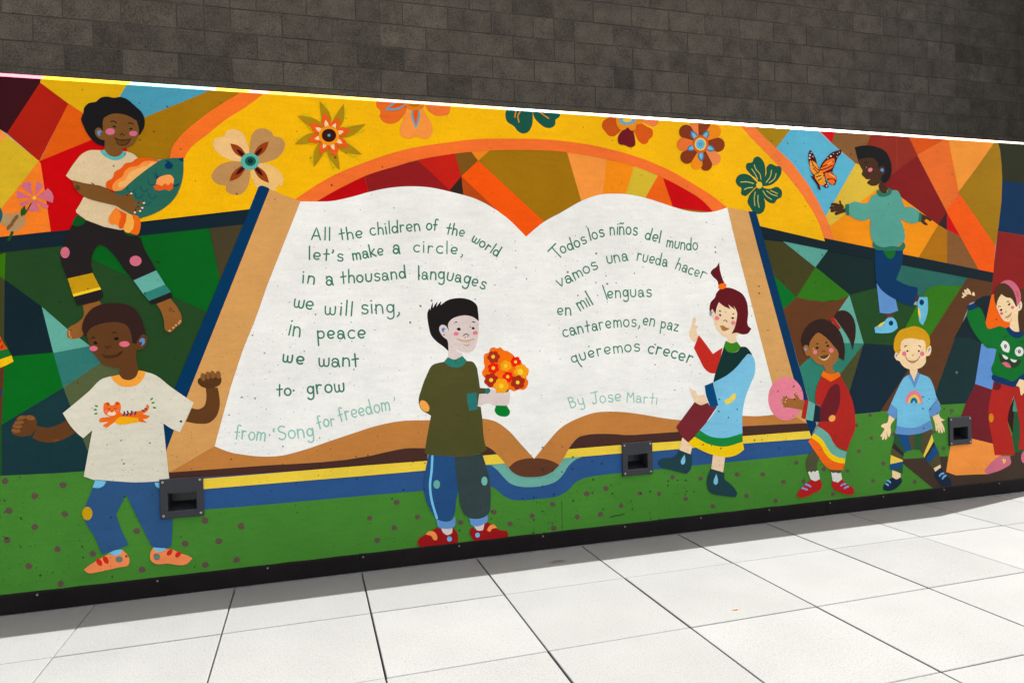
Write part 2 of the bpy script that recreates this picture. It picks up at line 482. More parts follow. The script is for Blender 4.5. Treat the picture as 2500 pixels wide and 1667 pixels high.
# hand lettering: each glyph is a few brush strokes in a box whose x-height is 1
def _arc(cx, cy, rx, ry, a0, a1, n=10):
    return [(cx+rx*math.cos(math.radians(a0+(a1-a0)*i/n)), cy+ry*math.sin(math.radians(a0+(a1-a0)*i/n))) for i in range(n+1)]
O_ = _arc(.42, .5, .40, .48, 80, 440, 18)
GLY = {
 'A': (1.05, [[(0,0),(.5,1.6),(1.0,0)], [(.2,.5),(.85,.5)]]),
 'a': (.9, [[(.08,.72)] + _arc(.38,.62,.34,.36,120,0,6) + [(.75,.3),(.84,0)], _arc(.36,.29,.30,.28,55,395,14)]),
 'B': (.9, [[(.05,0),(.05,1.5)], [(.05,1.45)] + _arc(.3,1.13,.36,.33,80,-85,8) + [(.1,.78)], [(.12,.8)] + _arc(.34,.4,.46,.4,80,-90,8) + [(.05,.02)]]),
 'c': (.82, [_arc(.46,.5,.42,.48,50,310,12)]),
 'd': (.9, [_arc(.38,.46,.36,.45,50,410,16), [(.80,1.75),(.78,.9),(.80,0)]]),
 'e': (.85, [[(.06,.50),(.76,.56)] + _arc(.42,.52,.38,.46,20,310,14)]),
 'f': (.7, [[(.68,1.6)] + _arc(.47,1.45,.2,.25,60,180,6) + [(.27,.8),(.27,-.05)], [(.0,.78),(.58,.84)]]),
 'g': (.85, [_arc(.38,.56,.34,.42,40,400,16), [(.74,.98),(.76,.2)] + _arc(.4,-.25,.36,.36,0,-150,8)]),
 'h': (.85, [[(.06,1.75),(.06,0)], [(.06,.55)] + _arc(.4,.58,.32,.38,150,10,7) + [(.74,0)]]),
 'i': (.2, [[(.1,.98),(.1,0)], [(.08,1.36),(.12,1.40)]]),
 'ı': (.2, [[(.1,1.02),(.1,0)]]),
 'J': (.85, [[(.0,1.55),(.95,1.65)], [(.6,1.6),(.62,.5)] + _arc(.33,.32,.29,.32,0,-160,7)]),
 'k': (.8, [[(.06,1.7),(.06,0)], [(.68,1.0),(.1,.45)], [(.2,.5),(.75,0)]]),
 'l': (.2, [[(.1,1.75),(.1,0)]]),
 'm': (1.2, [[(.06,1),(.06,0)], [(.06,.6)] + _arc(.32,.64,.25,.32,150,10,6) + [(.58,.05)], [(.58,.6)] + _arc(.86,.64,.26,.32,150,10,6) + [(1.13,0)]]),
 'M': (1.15, [[(.02,0),(.1,1.6),(.58,.7),(1.0,1.6),(1.12,0)]]),
 'n': (.85, [[(.06,1),(.06,0)], [(.06,.55)] + _arc(.4,.62,.32,.36,150,10,7) + [(.75,0)]]),
 'ñ': (.85, [[(.06,1),(.06,0)], [(.06,.55)] + _arc(.4,.62,.32,.36,150,10,7) + [(.75,0)], [(.08,1.38),(.25,1.5),(.5,1.38),(.7,1.5)]]),
 'o': (.86, [O_]),
 'p': (.85, [[(.08,1.0),(.12,-.75)], [(.1,.75)] + _arc(.42,.52,.36,.42,120,-140,12)]),
 'q': (.85, [_arc(.38,.52,.34,.42,40,400,16), [(.74,1.0),(.78,-.3),(1.0,-.85)]]),
 'r': (.7, [[(.08,1),(.08,0)], [(.08,.5)] + _arc(.4,.62,.3,.34,150,50,6)]),
 's': (.78, [[(.70,.88)] + _arc(.40,.75,.28,.24,50,230,8) + _arc(.40,.26,.33,.26,60,-150,9)]),
 'S': (.95, [[(.88,1.40)] + _arc(.48,1.2,.38,.34,50,240,9) + _arc(.46,.40,.44,.40,65,-150,10)]),
 't': (.7, [[(.34,1.55),(.34,0)], [(.0,.86),(.68,.92)]]),
 'T': (1.05, [[(0,1.55),(1.1,1.6)], [(.55,1.55),(.55,0)]]),
 'u': (.85, [[(.06,1),(.06,.4)] + _arc(.4,.36,.34,.34,190,350,8) + [(.76,1)]]),
 'v': (.85, [[(.02,1),(.42,0),(.8,1)]]),
 'w': (1.1, [[(.04,1)] + _arc(.29,.33,.24,.31,180,360,7) + [(.54,.85)], [(.54,.85)] + _arc(.80,.33,.26,.31,180,360,7) + [(1.08,1)]]),
 'y': (.85, [[(.06,1)] + _arc(.4,.45,.33,.3,180,350,7), [(.76,1.0),(.74,.2)] + _arc(.42,-.3,.34,.34,10,-150,8)]),
 'z': (.8, [[(.05,.95),(.75,.98),(.05,.02),(.8,.04)]]),
 ',': (.25, [[(.16,.08),(.2,-.1),(.02,-.36)]]),
 "'": (.25, [[(.16,1.5),(.18,1.3),(.04,1.1)]]),
 '`': (.25, [[(.14,1.3),(.0,1.12),(.12,.95)]]),
}
SHARP = set('AMTkvzJB')
def write(rgb, w, txt, x0, y0, x1, y1, xh, bulge=0.0):
    """letters along a baseline from x0,y0 to x1,y1 (crop pixels), x-height xh"""
    gap = 0.26
    tot = sum(GLY[c][0] for c in txt) + gap*(len(txt)-1)
    L = math.hypot(x1-x0, y1-y0)
    k = L/(tot*xh)                       # stretch to the measured length
    wm = px2m(w) * (0.78 if rgb[0] > 100 else 0.78)
    def base(t):
        b = 4*bulge*t*(1-t)
        nx, ny = (y1-y0)/L, -(x1-x0)/L   # upwards
        x = x0+(x1-x0)*t+nx*b; y = y0+(y1-y0)*t+ny*b
        dx = (x1-x0)+nx*4*bulge*(1-2*t); dy = (y1-y0)+ny*4*bulge*(1-2*t)
        q = math.hypot(dx, dy)
        return x, y, dx/q, dy/q
    pos = 0.0
    for c in txt:
        gw, strokes = GLY[c]
        kk = max(0.7, min(1.15, k))
        t = (pos + gw/2)/tot
        bx, by, dx, dy = base(t)
        a = rnd.uniform(-0.07, 0.07); ca, sa = math.cos(a), math.sin(a)
        dx, dy = dx*ca-dy*sa, dx*sa+dy*ca
        ux, uy = dy, -dx
        jit = rnd.uniform(-0.04, 0.04)*xh
        sc = rnd.uniform(0.96, 1.05)
        for st in strokes:
            P = []
            for (gx, gy) in st:
                lx = (gx-gw/2)*xh*kk*sc; ly = gy*xh*sc + jit
                P.append((pt(bx+dx*lx+ux*ly, by+dy*lx+uy*ly), c in SHARP))
            ribbon(rgb, catmull(P, False, 4 if len(st) < 6 else 2), wm*rnd.uniform(.92, 1.08))
        pos += gw + gap

# ================================================================== THE MURAL
# ---- backdrop facets
part('painted_backdrop', 'flat colour facets of sky, hills and ground')
poly((150,60,25), "A:-3600,-100 -700,258 -300,1200 F:-400,690 -3600,1000")
poly((40,75,35), "F:-3600,900 2600,380 2600,2100 G:1500,1750 -3600,1900")
X('A')
poly((60,18,22), "-1400,120 0,300 400,340 386,400 65,888 0,848 -700,420 -1400,420")
poly((178,32,12), "386,398 655,600 375,1152 65,888")
poly((226,172,8), "388,340 1260,400 1225,430 1145,545 800,695 655,602 386,402")
poly((228,95,10), "655,600 830,715 960,945 890,945 378,1152")
poly((78,158,175), "1225,400 2000,440 1975,490 1390,735 1100,700 1140,545")
poly((170,120,4), "1978,440 2700,480 2350,560 1640,1130 1250,1150 1150,900 1390,730 1975,492")
poly((205,0,6), "378,1152 890,943 1200,950 1300,1500 F:820,620 480,650 388,0 374,-26")
poly((252,150,70), "-700,320 0,848 70,905 0,980 -700,1700")
X('F')
poly((255,130,36), "374,-26 390,0 487,648 0,702 -1200,850 -1200,600 25,410")
poly((220,180,36), "70,-271 374,-26 25,412 -180,670 -1200,1100 -1200,700 0,-200")
poly((60,118,4), "-1200,900 0,872 55,850 46,1112 0,1075 -1200,500")
poly((70,70,36), "-1200,760 0,1076 50,1112 40,1700 -1200,1800")
poly((5,100,28), "740,700 1345,690 1997,610 2105,1105 1975,1415 900,925 780,870")
poly((75,65,40), "1997,560 2340,560 2105,1108")
poly((22,40,48), "-1200,790 0,700 660,632 1345,553 2500,417 2350,578 1345,690 600,783 0,850 -1200,990")
X('G')
poly((20,40,46), "46,-68 385,180 408,195 510,632 125,668 40,500")
poly((102,172,150), "400,190 640,400 872,572 512,634")
poly((52,122,110), "512,632 872,565 1000,705 605,968")
poly((88,98,60), "605,965 1005,700 1260,790 1230,1300 900,1450 845,1600")
poly((5,108,28), "35,700 125,664 510,630 607,967 18,1320 5,1200")
poly((26,58,60), "18,1318 607,965 852,1600 830,1790 0,1830 -40,1500")
poly((35,85,28), "-1500,1500 18,1310 18,1800 -1500,2050")
# green lawn
poly((74,135,48), "H:-3600,700 0,434 500,412 820,390 2000,500 M:0,900 1830,950 O:730,1058 1040,1030 1560,967 1792,956 2600,900 2600,1900 Q:2600,1400 0,1500 K:1000,1600 0,1700 H:-3600,2300")
# right hand facets
X('E')
poly((150,45,28), "740,150 1200,200 1260,440 960,645 880,760 600,600 700,320")
poly((175,135,10), "D:1240,200 1760,240 1735,278 1550,442")
poly((140,95,50), "375,150 760,190 708,325 620,540 560,480 343,297")
poly((215,5,14), "190,140 385,150 345,297")
poly((95,180,200), "D:1700,240 1960,250 1950,285 2310,592 2028,1112 1500,500")
poly((220,86,6), "1130,200 1560,230 1520,266 1238,422")
poly((235,112,38), "1515,262 1565,240 1670,800 1545,1018 1235,426")
poly((246,152,52), "1555,230 2110,260 2070,297 1860,552 1668,806")
poly((246,150,12), "322,1162 640,900 850,740 1075,862 1457,1150 1250,1500 360,1330 250,1250")
poly((222,185,60), "595,508 720,560 860,745 640,915 326,1163 275,1072")
poly((135,26,24), "958,640 1237,428 1545,1020 1456,1150 1068,862 880,760")
poly((50,38,38), "1545,1018 1548,1204 1454,1150")
poly((212,2,12), "1544,1022 1700,1282 1546,1208")
poly((140,92,48), "1546,1200 1700,1280 N:1640,372 1885,760 1466,700")
poly((180,116,6), "N:1367,230 1468,292 1468,700 1130,625")
poly((45,48,28), "2050,230 4200,500 4200,1000 2122,690")
poly((0,50,84), "2110,684 4200,990 4200,1560 2072,1214")
poly((146,32,26), "N:2050,303 3300,510 3300,1700 1960,1500 1985,880")
poly((166,122,6), "2070,250 2100,380 2114,520 2122,660 2114,900 2084,1160 2052,1370 1660,815 1858,552")
poly((250,95,6), "1668,815 2052,1368 N:1996,800 1860,800 1460,82")
poly((255,128,56), "D:1150,200 1320,210 1450,350 1550,440 1700,580 1850,780 1950,950 2030,1110 2110,1330 2000,1330 1960,1170 1900,1050 1790,880 1500,540")
X('N')
poly((20,45,42), "-900,260 960,580 960,695 700,980 345,1040 -250,640")
poly((72,68,30), "L:1560,-60 1880,-30 2118,206 1938,492 1690,270")
poly((94,165,146), "D:1608,1327 2045,1414 L:2118,206")
poly((0,112,38), "L:1690,260 1940,494 1810,610")
poly((46,108,94), "860,640 950,690 1705,838 1615,975 1140,1100 860,880")
poly((105,62,32), "L:1940,490 1810,607 1970,1168 O:380,440 500,200 N:215,1228 349,1033 200,1000 L:2352,480")
poly((52,120,22), "L:2118,204 1938,492 2050,520 2200,533 2352,517 N:150,1106 270,1075 349,1034 0,750")
poly((38,78,36), "345,1035 660,955 900,1080 1130,1160 985,1412 O:1260,300 1110,407 812,390")
poly((102,172,150), "345,1036 O:818,390 600,385 500,250 N:215,1226")
poly((50,130,106), "O:198,612 430,395 620,380 817,386 585,696 400,800 352,968 295,930")
poly((80,80,42), "O:814,392 676,880 560,700 590,680")
poly((22,45,56), "O:817,387 1110,404 1300,560 1240,642 972,1038 722,1062 672,872")
poly((56,125,22), "1640,930 1500,930 1400,922 1300,938 1220,990 1150,1090 985,1412 1000,1600 1290,1560 1450,1300")
poly((100,62,34), "1705,836 1992,888 1975,1042 O:1830,0 1502,880 1300,1000 972,1036 1240,640 1450,310 N:1612,972")
poly((24,40,48), "1977,1038 1880,1050 1800,1092 1740,1180 O:1680,335 1850,340 1960,400 N:1925,1350")
poly((25,54,54), "O:1690,330 1500,868 1553,970 1794,958 1890,768 1948,392 1850,330")
poly((252,106,6), "1974,1036 2060,1000 2230,1420 1900,1440 1908,1345")
poly((102,150,205), "O:1942,385 2110,440 2050,835 1880,774")
poly((118,32,40), "O:1884,772 2060,832 2060,1350 1750,1290 1744,1085 1792,957")
poly((255,152,66), "Q:1838,664 2060,718 2130,835 2000,1006 1860,1010 1700,1018 1603,985 1648,720")
poly((60,20,24), "O:2260,890 2175,1080 2240,1250 2330,1000")
poly((38,92,52), "O:2255,1035 2500,1035 2500,1450 2200,1450 2240,1240")
poly((70,150,126), "O:2258,880 2400,880 2400,1042 2240,1036")
poly((72,56,44), "Q:1185,862 1400,850 1620,834 1603,985 1700,1020 1860,1012 2000,1008 2270,800 4200,700 4200,980 2352,1044 1480,1142 1190,905")
poly((20,38,44), "D:1320,1160 2352,1370 N:1998,780 1985,892 950,694 0,502 D:1420,1292")

# ---- the arch of the sun
part('painted_arch', 'yellow arch edged in orange with flowers along it')
poly((250,186,0), "F:1300,600 A:1640,1150 1720,1000 1820,880 1960,740 2200,570 B:420,290 1800,360 C:0,170 2352,330 D:1180,200 1320,360 1500,540 1650,700 1790,880 1900,1050 1960,1170 2012,1330 1350,1175 L:1600,50 C:1900,1100 1100,1400 200,1000 B:1400,1380 900,1380 640,1290 500,1300 430,1415 F:1345,556")
blob((255,118,36), "A:1618,1150! 1650,1020 1740,900 1900,760 2100,620 2350,470! 2560,480! B:400,435 200,562 0,722 A:1830,1022 1750,1150!")
poly((166,116,2), "B:1060,1400 1500,1090 C:0,740 700,640 1500,650 2300,850 D:1000,1070 L:1300,150 C:1100,1500 B:1300,1400")
X('C')
blob((195,0,8), "B:1040,1355! 1300,1212 1530,1100! 1575,1290! 1300,1400!")
blob((150,28,28), "B:1530,1095! 1900,982 2040,950! C:400,1050! 385,1120! -380,1110!")
blob((198,32,16), "78,750! 250,705 437,680! 497,908! 385,1040!")
poly((130,86,20), "433,680 580,660 655,755 495,908")
poly((240,136,26), "572,650 785,640 655,757")
poly((250,90,2), "655,756 1290,1345 1110,1490 880,1330 495,905")
poly((55,38,26), "497,902 520,1110 380,1042")
poly((190,76,16), "495,905 820,1215 800,1260 515,1100")
poly((250,152,62), "1500,660 1890,730 1848,1100 1642,1145")
poly((248,142,12), "1885,730 2152,800 2060,1100 1848,1090")
poly((216,182,46), "2150,795 D:425,700 285,930 100,900")
poly((240,102,12), "D:420,695 460,712 560,1010 285,930")
blob((206,0,8), "D:456,705! 660,815 860,945 1000,1060! 560,1010!")
blob((246,116,44), "B:820,1355! 900,1298 1200,1110 1500,980 1900,850 2352,775 C:600,554 1000,546 1400,562 1800,620 D:260,540 500,640 750,780 950,908 1090,1020! 960,1070! 850,950 650,820 420,705 190,615 C:1880,740 1500,675 1100,655 770,660 300,708 0,770 B:1900,985 1530,1100 1300,1212 1030,1365!")

# ---- chamfer along the wall top, painted in lightened, sunlit tints
# ---- flowers
def flower(label): part('painted_flower', label)
X('B')
flower('four petalled tan flower with a teal centre')
blob((245,196,126), "425,880! 400,770 360,690 300,655 220,665 180,720 100,745 78,790 100,850 170,910 260,950 360,965!")
blob((196,146,86), "425,880! 435,760 460,690 510,648 580,648 640,680 660,715 730,735 768,790 755,850 700,920 600,965 500,980!")
blob((196,146,86), "370,965! 250,960 150,990 80,1060 65,1110 100,1160 150,1185 200,1190 205,1240 260,1275 340,1275 400,1220 430,1120 438,1030!")
blob((242,192,114), "500,980! 600,985 690,1030 740,1090 752,1150 740,1185 690,1200 680,1235 600,1232 510,1225 480,1180 450,1120 438,1030!")
for x, y in ((245,788), (612,768), (235,1150), (615,1165)):
    leaf((160,66,16), 432, 958, x, y, 78, 0, 0.6); leaf((70,16,18), 432, 958, (432+2.2*x)/3.2, (958+2.2*y)/3.2, 36, 0, 0.66)
ell((96,182,160), 432, 960, 88, 82); ell((26,98,80), 437, 957, 53, 47); ell((10,55,45), 437, 957, 26, 25)
flower('eight pointed olive and lime sunflower')
for x, y in ((1100,385),(1330,412),(1540,602),(1505,893),(1292,1040),(1045,1012),(862,795),(885,525)):
    a = math.radians(9); dx, dy = x-1188, y-715
    leaf((214,190,18), 1188, 715, 1188+0.94*(dx*math.cos(a)-dy*math.sin(a)), 715+0.94*(dx*math.sin(a)+dy*math.cos(a)), 104, -0.05)
    leaf((178,138,10), 1188, 715, x, y, 92, 0.06)
for x, y in ((1140,498),(1282,545),(1390,655),(1372,822),(1258,912),(1108,890),(988,762),(1002,602)):
    leaf((236,96,22), 1188, 715, x, y, 88, 0, 0.62); leaf((246,210,160), 1188, 715, 1188+(x-1188)*.70, 715+(y-715)*.70, 40, 0, .66)
ell((250,150,10), 1188, 715, 98, 94); ell((62,20,20), 1188, 713, 69, 63); ell((60,110,110), 1188, 713, 18, 17); ell((90,200,190), 1188, 713, 9, 9)
flower('orange flower cut off by the wall top, with blue edged stamens')
blob((236,110,32), "1650,330! 1645,440 1680,480 1672,530 1700,575 1760,600 1830,590 1890,540 1930,470 1960,330!")
blob((244,122,50), "2080,330! 2140,480 2200,520 2270,525 2330,510 2350,445 2360,330!")
blob((250,150,62), "1930,450! 1900,560 1868,640 1875,700 1920,735 1970,740 2030,718 2090,742 2150,730 2178,670 2165,590 2120,520 2085,450!")
leaf((112,160,170), 1960, 380, 1722, 470, 84, 0, .5); leaf((232,88,10), 1950, 385, 1752, 455, 46, 0, .5)
leaf((112,160,170), 2015, 400, 2020, 648, 86, 0, .45); leaf((232,88,10), 2015, 400, 2019, 610, 50, 0, .45)
ell((226,128,12), 2010, 415, 92, 58); ell((196,110,10), 2005, 405, 55, 35)
flower('dark green flower cut off by the wall top')
X('C')
blob((25,88,70), "935,240! 915,330 930,380 1000,430 1030,470 1080,497 1130,485 1170,420 1178,350 1170,240!")
blob((25,88,70), "1172,240! 1195,350 1240,400 1300,440 1360,440 1392,410 1396,365 1430,340 1440,240!")
for s in ("1018,270 1005,340", "1068,270 1035,330 1045,388", "1235,285 1290,325 1330,352"): line((228,140,22), 12, s)
flower('rust and maroon flower cut off by the wall top')
blob((206,86,16), "1990,300! 1900,345 1850,380 1838,430 1870,480 1910,520 1950,525 2000,490 2050,430!")
blob((216,90,16), "2120,440! 2155,500 2190,570 2230,598 2270,590 2290,555 2325,520 2320,460 2270,430 2180,370!")
blob((240,130,72), "2170,320! 2210,380 2270,410 2340,430 2370,410 2380,320!")
blob((116,22,30), "2075,430! 2030,470 1990,540 2000,595 2060,610 2110,630 2155,610 2155,550 2140,475!")
blob((232,142,22), "1970,320! 1975,400 1985,430 2020,465 2065,455 2080,440 2120,470 2160,455 2168,415 2215,405 2240,320!")
ell((112,166,182), 2080, 372, 78, 44); ell((236,190,60), 2080, 366, 44, 24)
flower('ten petalled flower in brown, peach and orange')
X('D')
for rgb, x, y, w in (((240,132,66),765,150,120),((140,62,22),870,150,120),((235,136,16),1000,235,132),((138,58,22),1054,410,138),((136,56,22),632,240,135),
                     ((236,136,72),998,585,126),((136,56,20),890,655,118),((240,140,16),775,645,110),((138,56,20),645,570,128),((236,116,46),595,405,128)):
    petal(rgb, 820, 405, x, y, w)
for x, y in ((728,275),(895,272),(960,462),(828,572),(690,458)):
    leaf((70,120,140), 820, 405, x, y, 62, 0, .66); leaf((120,180,205), 820, 405, 820+(x-820)*.9, 405+(y-405)*.9, 36, 0, .68)
ell((216,96,16), 820, 404, 77, 86); ell((236,196,96), 820, 404, 56, 62); ell((100,180,205), 818, 404, 42, 47); ell((60,110,130), 818, 404, 13, 17); ell((160,200,200), 818, 404, 6, 9)
flower('green five petalled flower with cream veins')
for s in ("1383,790! 1360,740 1300,690 1255,620 1262,590 1320,570 1330,540 1372,520 1420,560 1443,640 1435,720 1395,770!",
          "1383,790! 1440,710 1450,690 1455,620 1490,590 1540,610 1590,620 1597,670 1570,730 1500,790 1420,806!",
          "1383,790! 1440,824 1480,830 1560,812 1600,850 1598,900 1550,935 1530,965 1490,965 1440,930 1395,850!",
          "1383,790! 1400,850 1430,920 1440,1000 1420,1050 1385,1070 1330,1055 1300,1010 1272,960 1290,890 1340,830!",
          "1383,790! 1340,745 1290,700 1230,685 1175,710 1158,750 1180,800 1210,820 1212,880 1250,898 1290,870 1345,815!"):
    blob((25,88,64), s)
for s in ("1335,600 1350,640 1390,690 1400,738","1312,640 1345,690 1368,740","1502,650 1490,710 1450,768","1545,685 1530,730 1478,772",
          "1330,778 1260,762 1205,765","1320,815 1270,822 1240,835","1420,850 1450,895 1500,930","1455,848 1500,880 1555,898","1490,845 1530,862 1558,875",
          "1345,860 1335,920 1342,990","1372,890 1370,950 1382,1005"):
    line((206,190,100), 9, s)
ell((240,192,52), 1383, 794, 29, 33)

part('painted_butterfly', 'orange and maroon spotted butterfly on blue')
X('E')
blob((72,18,20), "118,368! 150,410 178,470 190,520 212,560! 205,600 200,620 170,640 140,620 112,540 98,460 102,400")
blob((72,18,20), "443,366! 438,410 410,440 385,500 350,585! 360,620 390,650 392,690 375,735! 340,735 300,690 290,640 250,610 215,590! 225,540 280,460 340,400")
blob((72,18,20), "205,570! 235,590 262,620 280,680 300,720 307,760 280,765 240,735 200,720! 165,670 140,620! 170,600")
blob((245,150,50), "118,480 150,488 185,520 205,565! 195,610 165,630 140,610 112,530")
blob((246,112,22), "365,458 372,490 345,560! 285,590 250,605 220,590 240,540 290,480 340,462")
blob((246,112,22), "270,615 320,610 360,630 390,660 385,685 330,680 290,670")
blob((244,110,22), "300,690 350,685 378,700 350,738! 325,720")
blob((240,150,30), "210,590 240,600 262,640 272,700 262,735 225,735 190,700 165,650 180,610")
for s in ("130,480 150,530 200,580","150,560 190,600","230,550 300,520 360,490","225,580 290,560 350,530","180,650 230,640 260,640","170,620 215,600","200,690 235,660","300,672 345,670 385,690"): line((60,16,18), 9, s)
line((235,190,90), 10, "300,520 345,495"); line((235,190,90), 10, "325,625 370,650"); line((235,200,110), 10, "205,670 245,640")
blob((72,18,20), "122,640 150,650 185,690 215,740 226,788! 212,785 185,730 150,680")
for x, y, r in ((115,425,9),(110,455,9),(145,440,6),(332,436,10),(300,455,6),(360,410,5),(400,408,5),(420,395,5),(395,440,5),(288,745,8),(275,715,6),(298,725,5),(322,605,5),(345,605,5),(128,400,5)): ell((232,205,190), x, y, r, r)

# ---- lawn stones
part('stone_pattern', 'small brown stones dotted over the painted lawn')
sr = random.Random(3)
def stone(c, x, y, r=34):
    r *= 1.08
    n = 7; a0 = sr.uniform(0, 6)
    X(c); sub('stone#%d' % len(now[0][2]))
    fill((98,82,68), [pt(x + r*sr.uniform(.8,1.12)*math.cos(a0+2*math.pi*i/n), y + r*.92*sr.uniform(.8,1.12)*math.sin(a0+2*math.pi*i/n)) for i in range(n)])
for x, y in ((50,485),(605,522),(333,627),(88,770),(622,800),(335,920),(70,1048),(552,1135),(890,1180),(278,1298),(580,1465),(1310,962),(1960,862),(1770,1080),(2095,1058),(2310,915),(2262,1238),(1968,1285),(1360,1330)): stone('H', x, y, 34)
for x, y in ((268,962),(465,1100),(243,1206),(10,1112),(82,1325),(880,1158),(1198,1055),(1352,1168),(1566,1090),(1760,980),(1770,1208),(1995,1100),(2085,882),(2268,830),(2218,1078)): stone('K', x, y, 28)
for x, y in ((555,1232),(825,1245),(1173,1208),(1418,1205),(1740,1095),(1616,1276),(1806,1272),(242,1388),(428,1390),(680,1440),(1263,1410),(940,1510),(1542,1455),(63,1505),(2003,1155)): stone('M', x, y, 24)
for x, y in ((878,445),(887,660),(770,788),(1002,905),(905,1068),(658,975),(170,900),(435,962),(48,1080),(238,1078),(520,1200),(1656,400),(1580,760),(1105,628),(1485,605),(745,540),(1303,1080)): stone('Q', x, y, 20)
for k in range(8): stone('H', sr.uniform(-1200,-60), sr.uniform(760,1700), 34)

# ---- book
part('painted_book', 'huge open white book in a blue and tan cover with green verse')
sub('cover')
poly((0,56,92), "B:505,1225 512,1205 528,1193 550,1190 590,1203 615,1215 623,1230 G:2215,0 1795,1050 H:1600,200 1580,400 1450,400 G:1520,1310 1672,975 2083,0 F:2350,530")
blob((48,88,134), "H:1600,480! K:0,600! 1200,560! 1380,690! 1600,760! 1800,690! 1950,470! 2352,430! M:1840,740! 1880,860! 1900,1005! 1050,1092 740,1122 360,1162 0,1196 K:2150,712 2050,735 1975,775 1905,850 1800,905 1640,928 1500,942 1400,940 1300,905 1230,845 1150,798! 600,845! 0,895 H:1945,757 1600,780!")
blob((114,176,156), "K:1100,605! 1300,588! 1600,600! 1850,540! 2040,528! 1970,560 1915,610 1860,695 1800,757 1700,797 1560,816 1420,806 1350,778 1290,722 1230,655 1170,606!")
poly((0,56,92), "D:1278,1043 1335,1045 1352,1056 1360,1075 L:1640,0 2050,1480 M:1932,735 1873,857 1830,690 1745,400 L:1905,1260 1560,0")
sub('page_edge')
poly((218,160,90), "B:620,1226 760,1285 920,1342 I:987,0 880,300 760,600 640,960 490,1530 H:1625,402 1570,300 1590,200 G:1790,1050 2210,0")
poly((218,164,96), "D:1073,1008 1278,1043 L:1560,0 1905,1260 M:1750,400 1838,718 1740,690 1500,660 1490,345 L:1345,25")
blob((198,130,62), "H:1622,402! 2055,150! 2352,100! K:0,200! 600,120! 1000,80! 1580,250! 2100,60! 2352,20! M:0,480! 1500,560! 1520,632! 1740,660! 1835,716! 1220,747 620,799 200,828 100,830! K:2352,312! 2200,308 2080,318 2000,345 1925,440 1865,540 1820,605 1760,665 1680,705 1560,720 1450,710 1380,675 1335,625 1300,588 1225,502 1135,430 900,420! 560,446 350,447 200,475 0,520 H:2352,350!")
sub('binding')
blob((78,48,40), "H:1615,402! 2352,349! K:0,520 200,475 350,447 560,445! 560,575! 0,612! H:1615,470!")
blob((78,48,40), "K:1050,420! 1135,430! 1190,465 1228,504! 1070,520!")
blob((78,48,40), "K:1905,460! 1960,385 2000,345 2080,318 2200,308 2352,310! M:100,829! 200,827! 620,797! 1220,745! 1832,715! 1862,792! 620,890! 0,930! K:2352,420!")
poly((240,206,64), "H:1600,490 K:0,607 570,564 570,655 0,705 H:1950,561 1600,588")
poly((240,206,64), "K:1060,518 1226,502 1268,545 1304,590 1060,608")
poly((240,206,64), "K:1912,454 2352,418 M:640,885 1860,789 1887,862 1230,910 350,985 0,1008 K:1862,541")
blob((104,62,40), "K:1338,628! 1400,575 1480,548 1582,540 1700,552 1770,575 1824,605! 1760,665 1680,705 1560,721 1450,710 1380,675")
sub('page')
blob((244,240,226), "B:916,1342! 1060,1343 1200,1340 1400,1300 1600,1245 1800,1208 2000,1198 2150,1208 2352,1250 C:515,1085 600,1110 800,1210 950,1320 1112,1482! 1285,1340 1450,1250 1640,1142 1800,1085 2000,1072 D:105,880 290,915 450,965 555,1000 700,1040 850,1055 970,1042 1076,1008! L:1365,25! 1700,1310! M:1506,345! 1522,634! 1380,648 1220,645! 900,700! 620,685 450,665 250,630 0,605 K:2150,108 2000,160 1850,240 1700,400 1582,546! 1450,400 1330,270 1200,185 1090,162 800,165 580,176 290,188 150,213 0,252 I:2050,1320 1600,1470 1310,1568 H:2700,240 2500,250 2352,235 2200,208 2055,152! I:640,960! 760,600 880,300 985,0!")
GR = (62,128,96); GL = (150,196,174)
X('T')
sub('text_line#1')
write(GR, 19, "All", 172,278, 378,292, 78); write(GR, 19, "the", 478,288, 722,268, 75)
write(GR, 19, "children", 805,243, 1335,188, 74, 4); write(GR, 19, "of", 1395,178, 1512,186, 68)
write(GR, 19, "the", 1603,222, 1795,258, 70); write(GR, 19, "world", 1872,300, 2150,468, 66)
sub('text_line#2')
write(GR, 20, "let's", 145,498, 518,515, 76); write(GR, 20, "make", 618,505, 945,445, 74)
write(GR, 21, "a", 1042,432, 1118,430, 88); write(GR, 18, "circle,", 1252,412, 1785,445, 76)
sub('text_line#3')
write(GR, 20, "in", 75,742, 215,757, 84); write(GR, 22, "a", 330,766, 412,764, 96)
write(GR, 20, "thousand", 492,752, 1185,688, 78, -6); write(GR, 20, "languages", 1308,708, 2012,818, 80, 40)
X('I')
sub('text_line#4')
write(GR, 18, "we", 1242,195, 1425,226, 78); write(GR, 19, "will", 1530,268, 1805,275, 78); write(GR, 18, "sing,", 1885,258, 2258,252, 88)
sub('text_line#5')
write(GR, 18, "in", 1188,458, 1308,478, 96); write(GR, 20, "peace", 1468,500, 1928,492, 80)
sub('text_line#6')
write(GR, 21, "we", 1128,718, 1345,745, 72); write(GR, 20, "want", 1485,765, 1868,760, 78)
sub('text_line#7')
write(GR, 20, "to", 1082,1042, 1220,1034, 70); write(GR, 20, "grow", 1372,1030, 1728,1000, 80)
sub('text_line#8')
write(GL, 18, "from", 678,1448, 968,1472, 78); write(GL, 18, "`Song", 1058,1462, 1440,1436, 82)
write(GL, 18, "for", 1480,1352, 1640,1322, 68); write(GL, 18, "freedom", 1685,1285, 2165,1178, 78, 4); write(GL, 16, ",", 2192,1062, 2212,1058, 62)
X('U')
sub('text_line#9')
write(GR, 22, "T", 200,610, 300,520, 105); write(GR, 22, "odos", 268,524, 590,378, 88, -4)
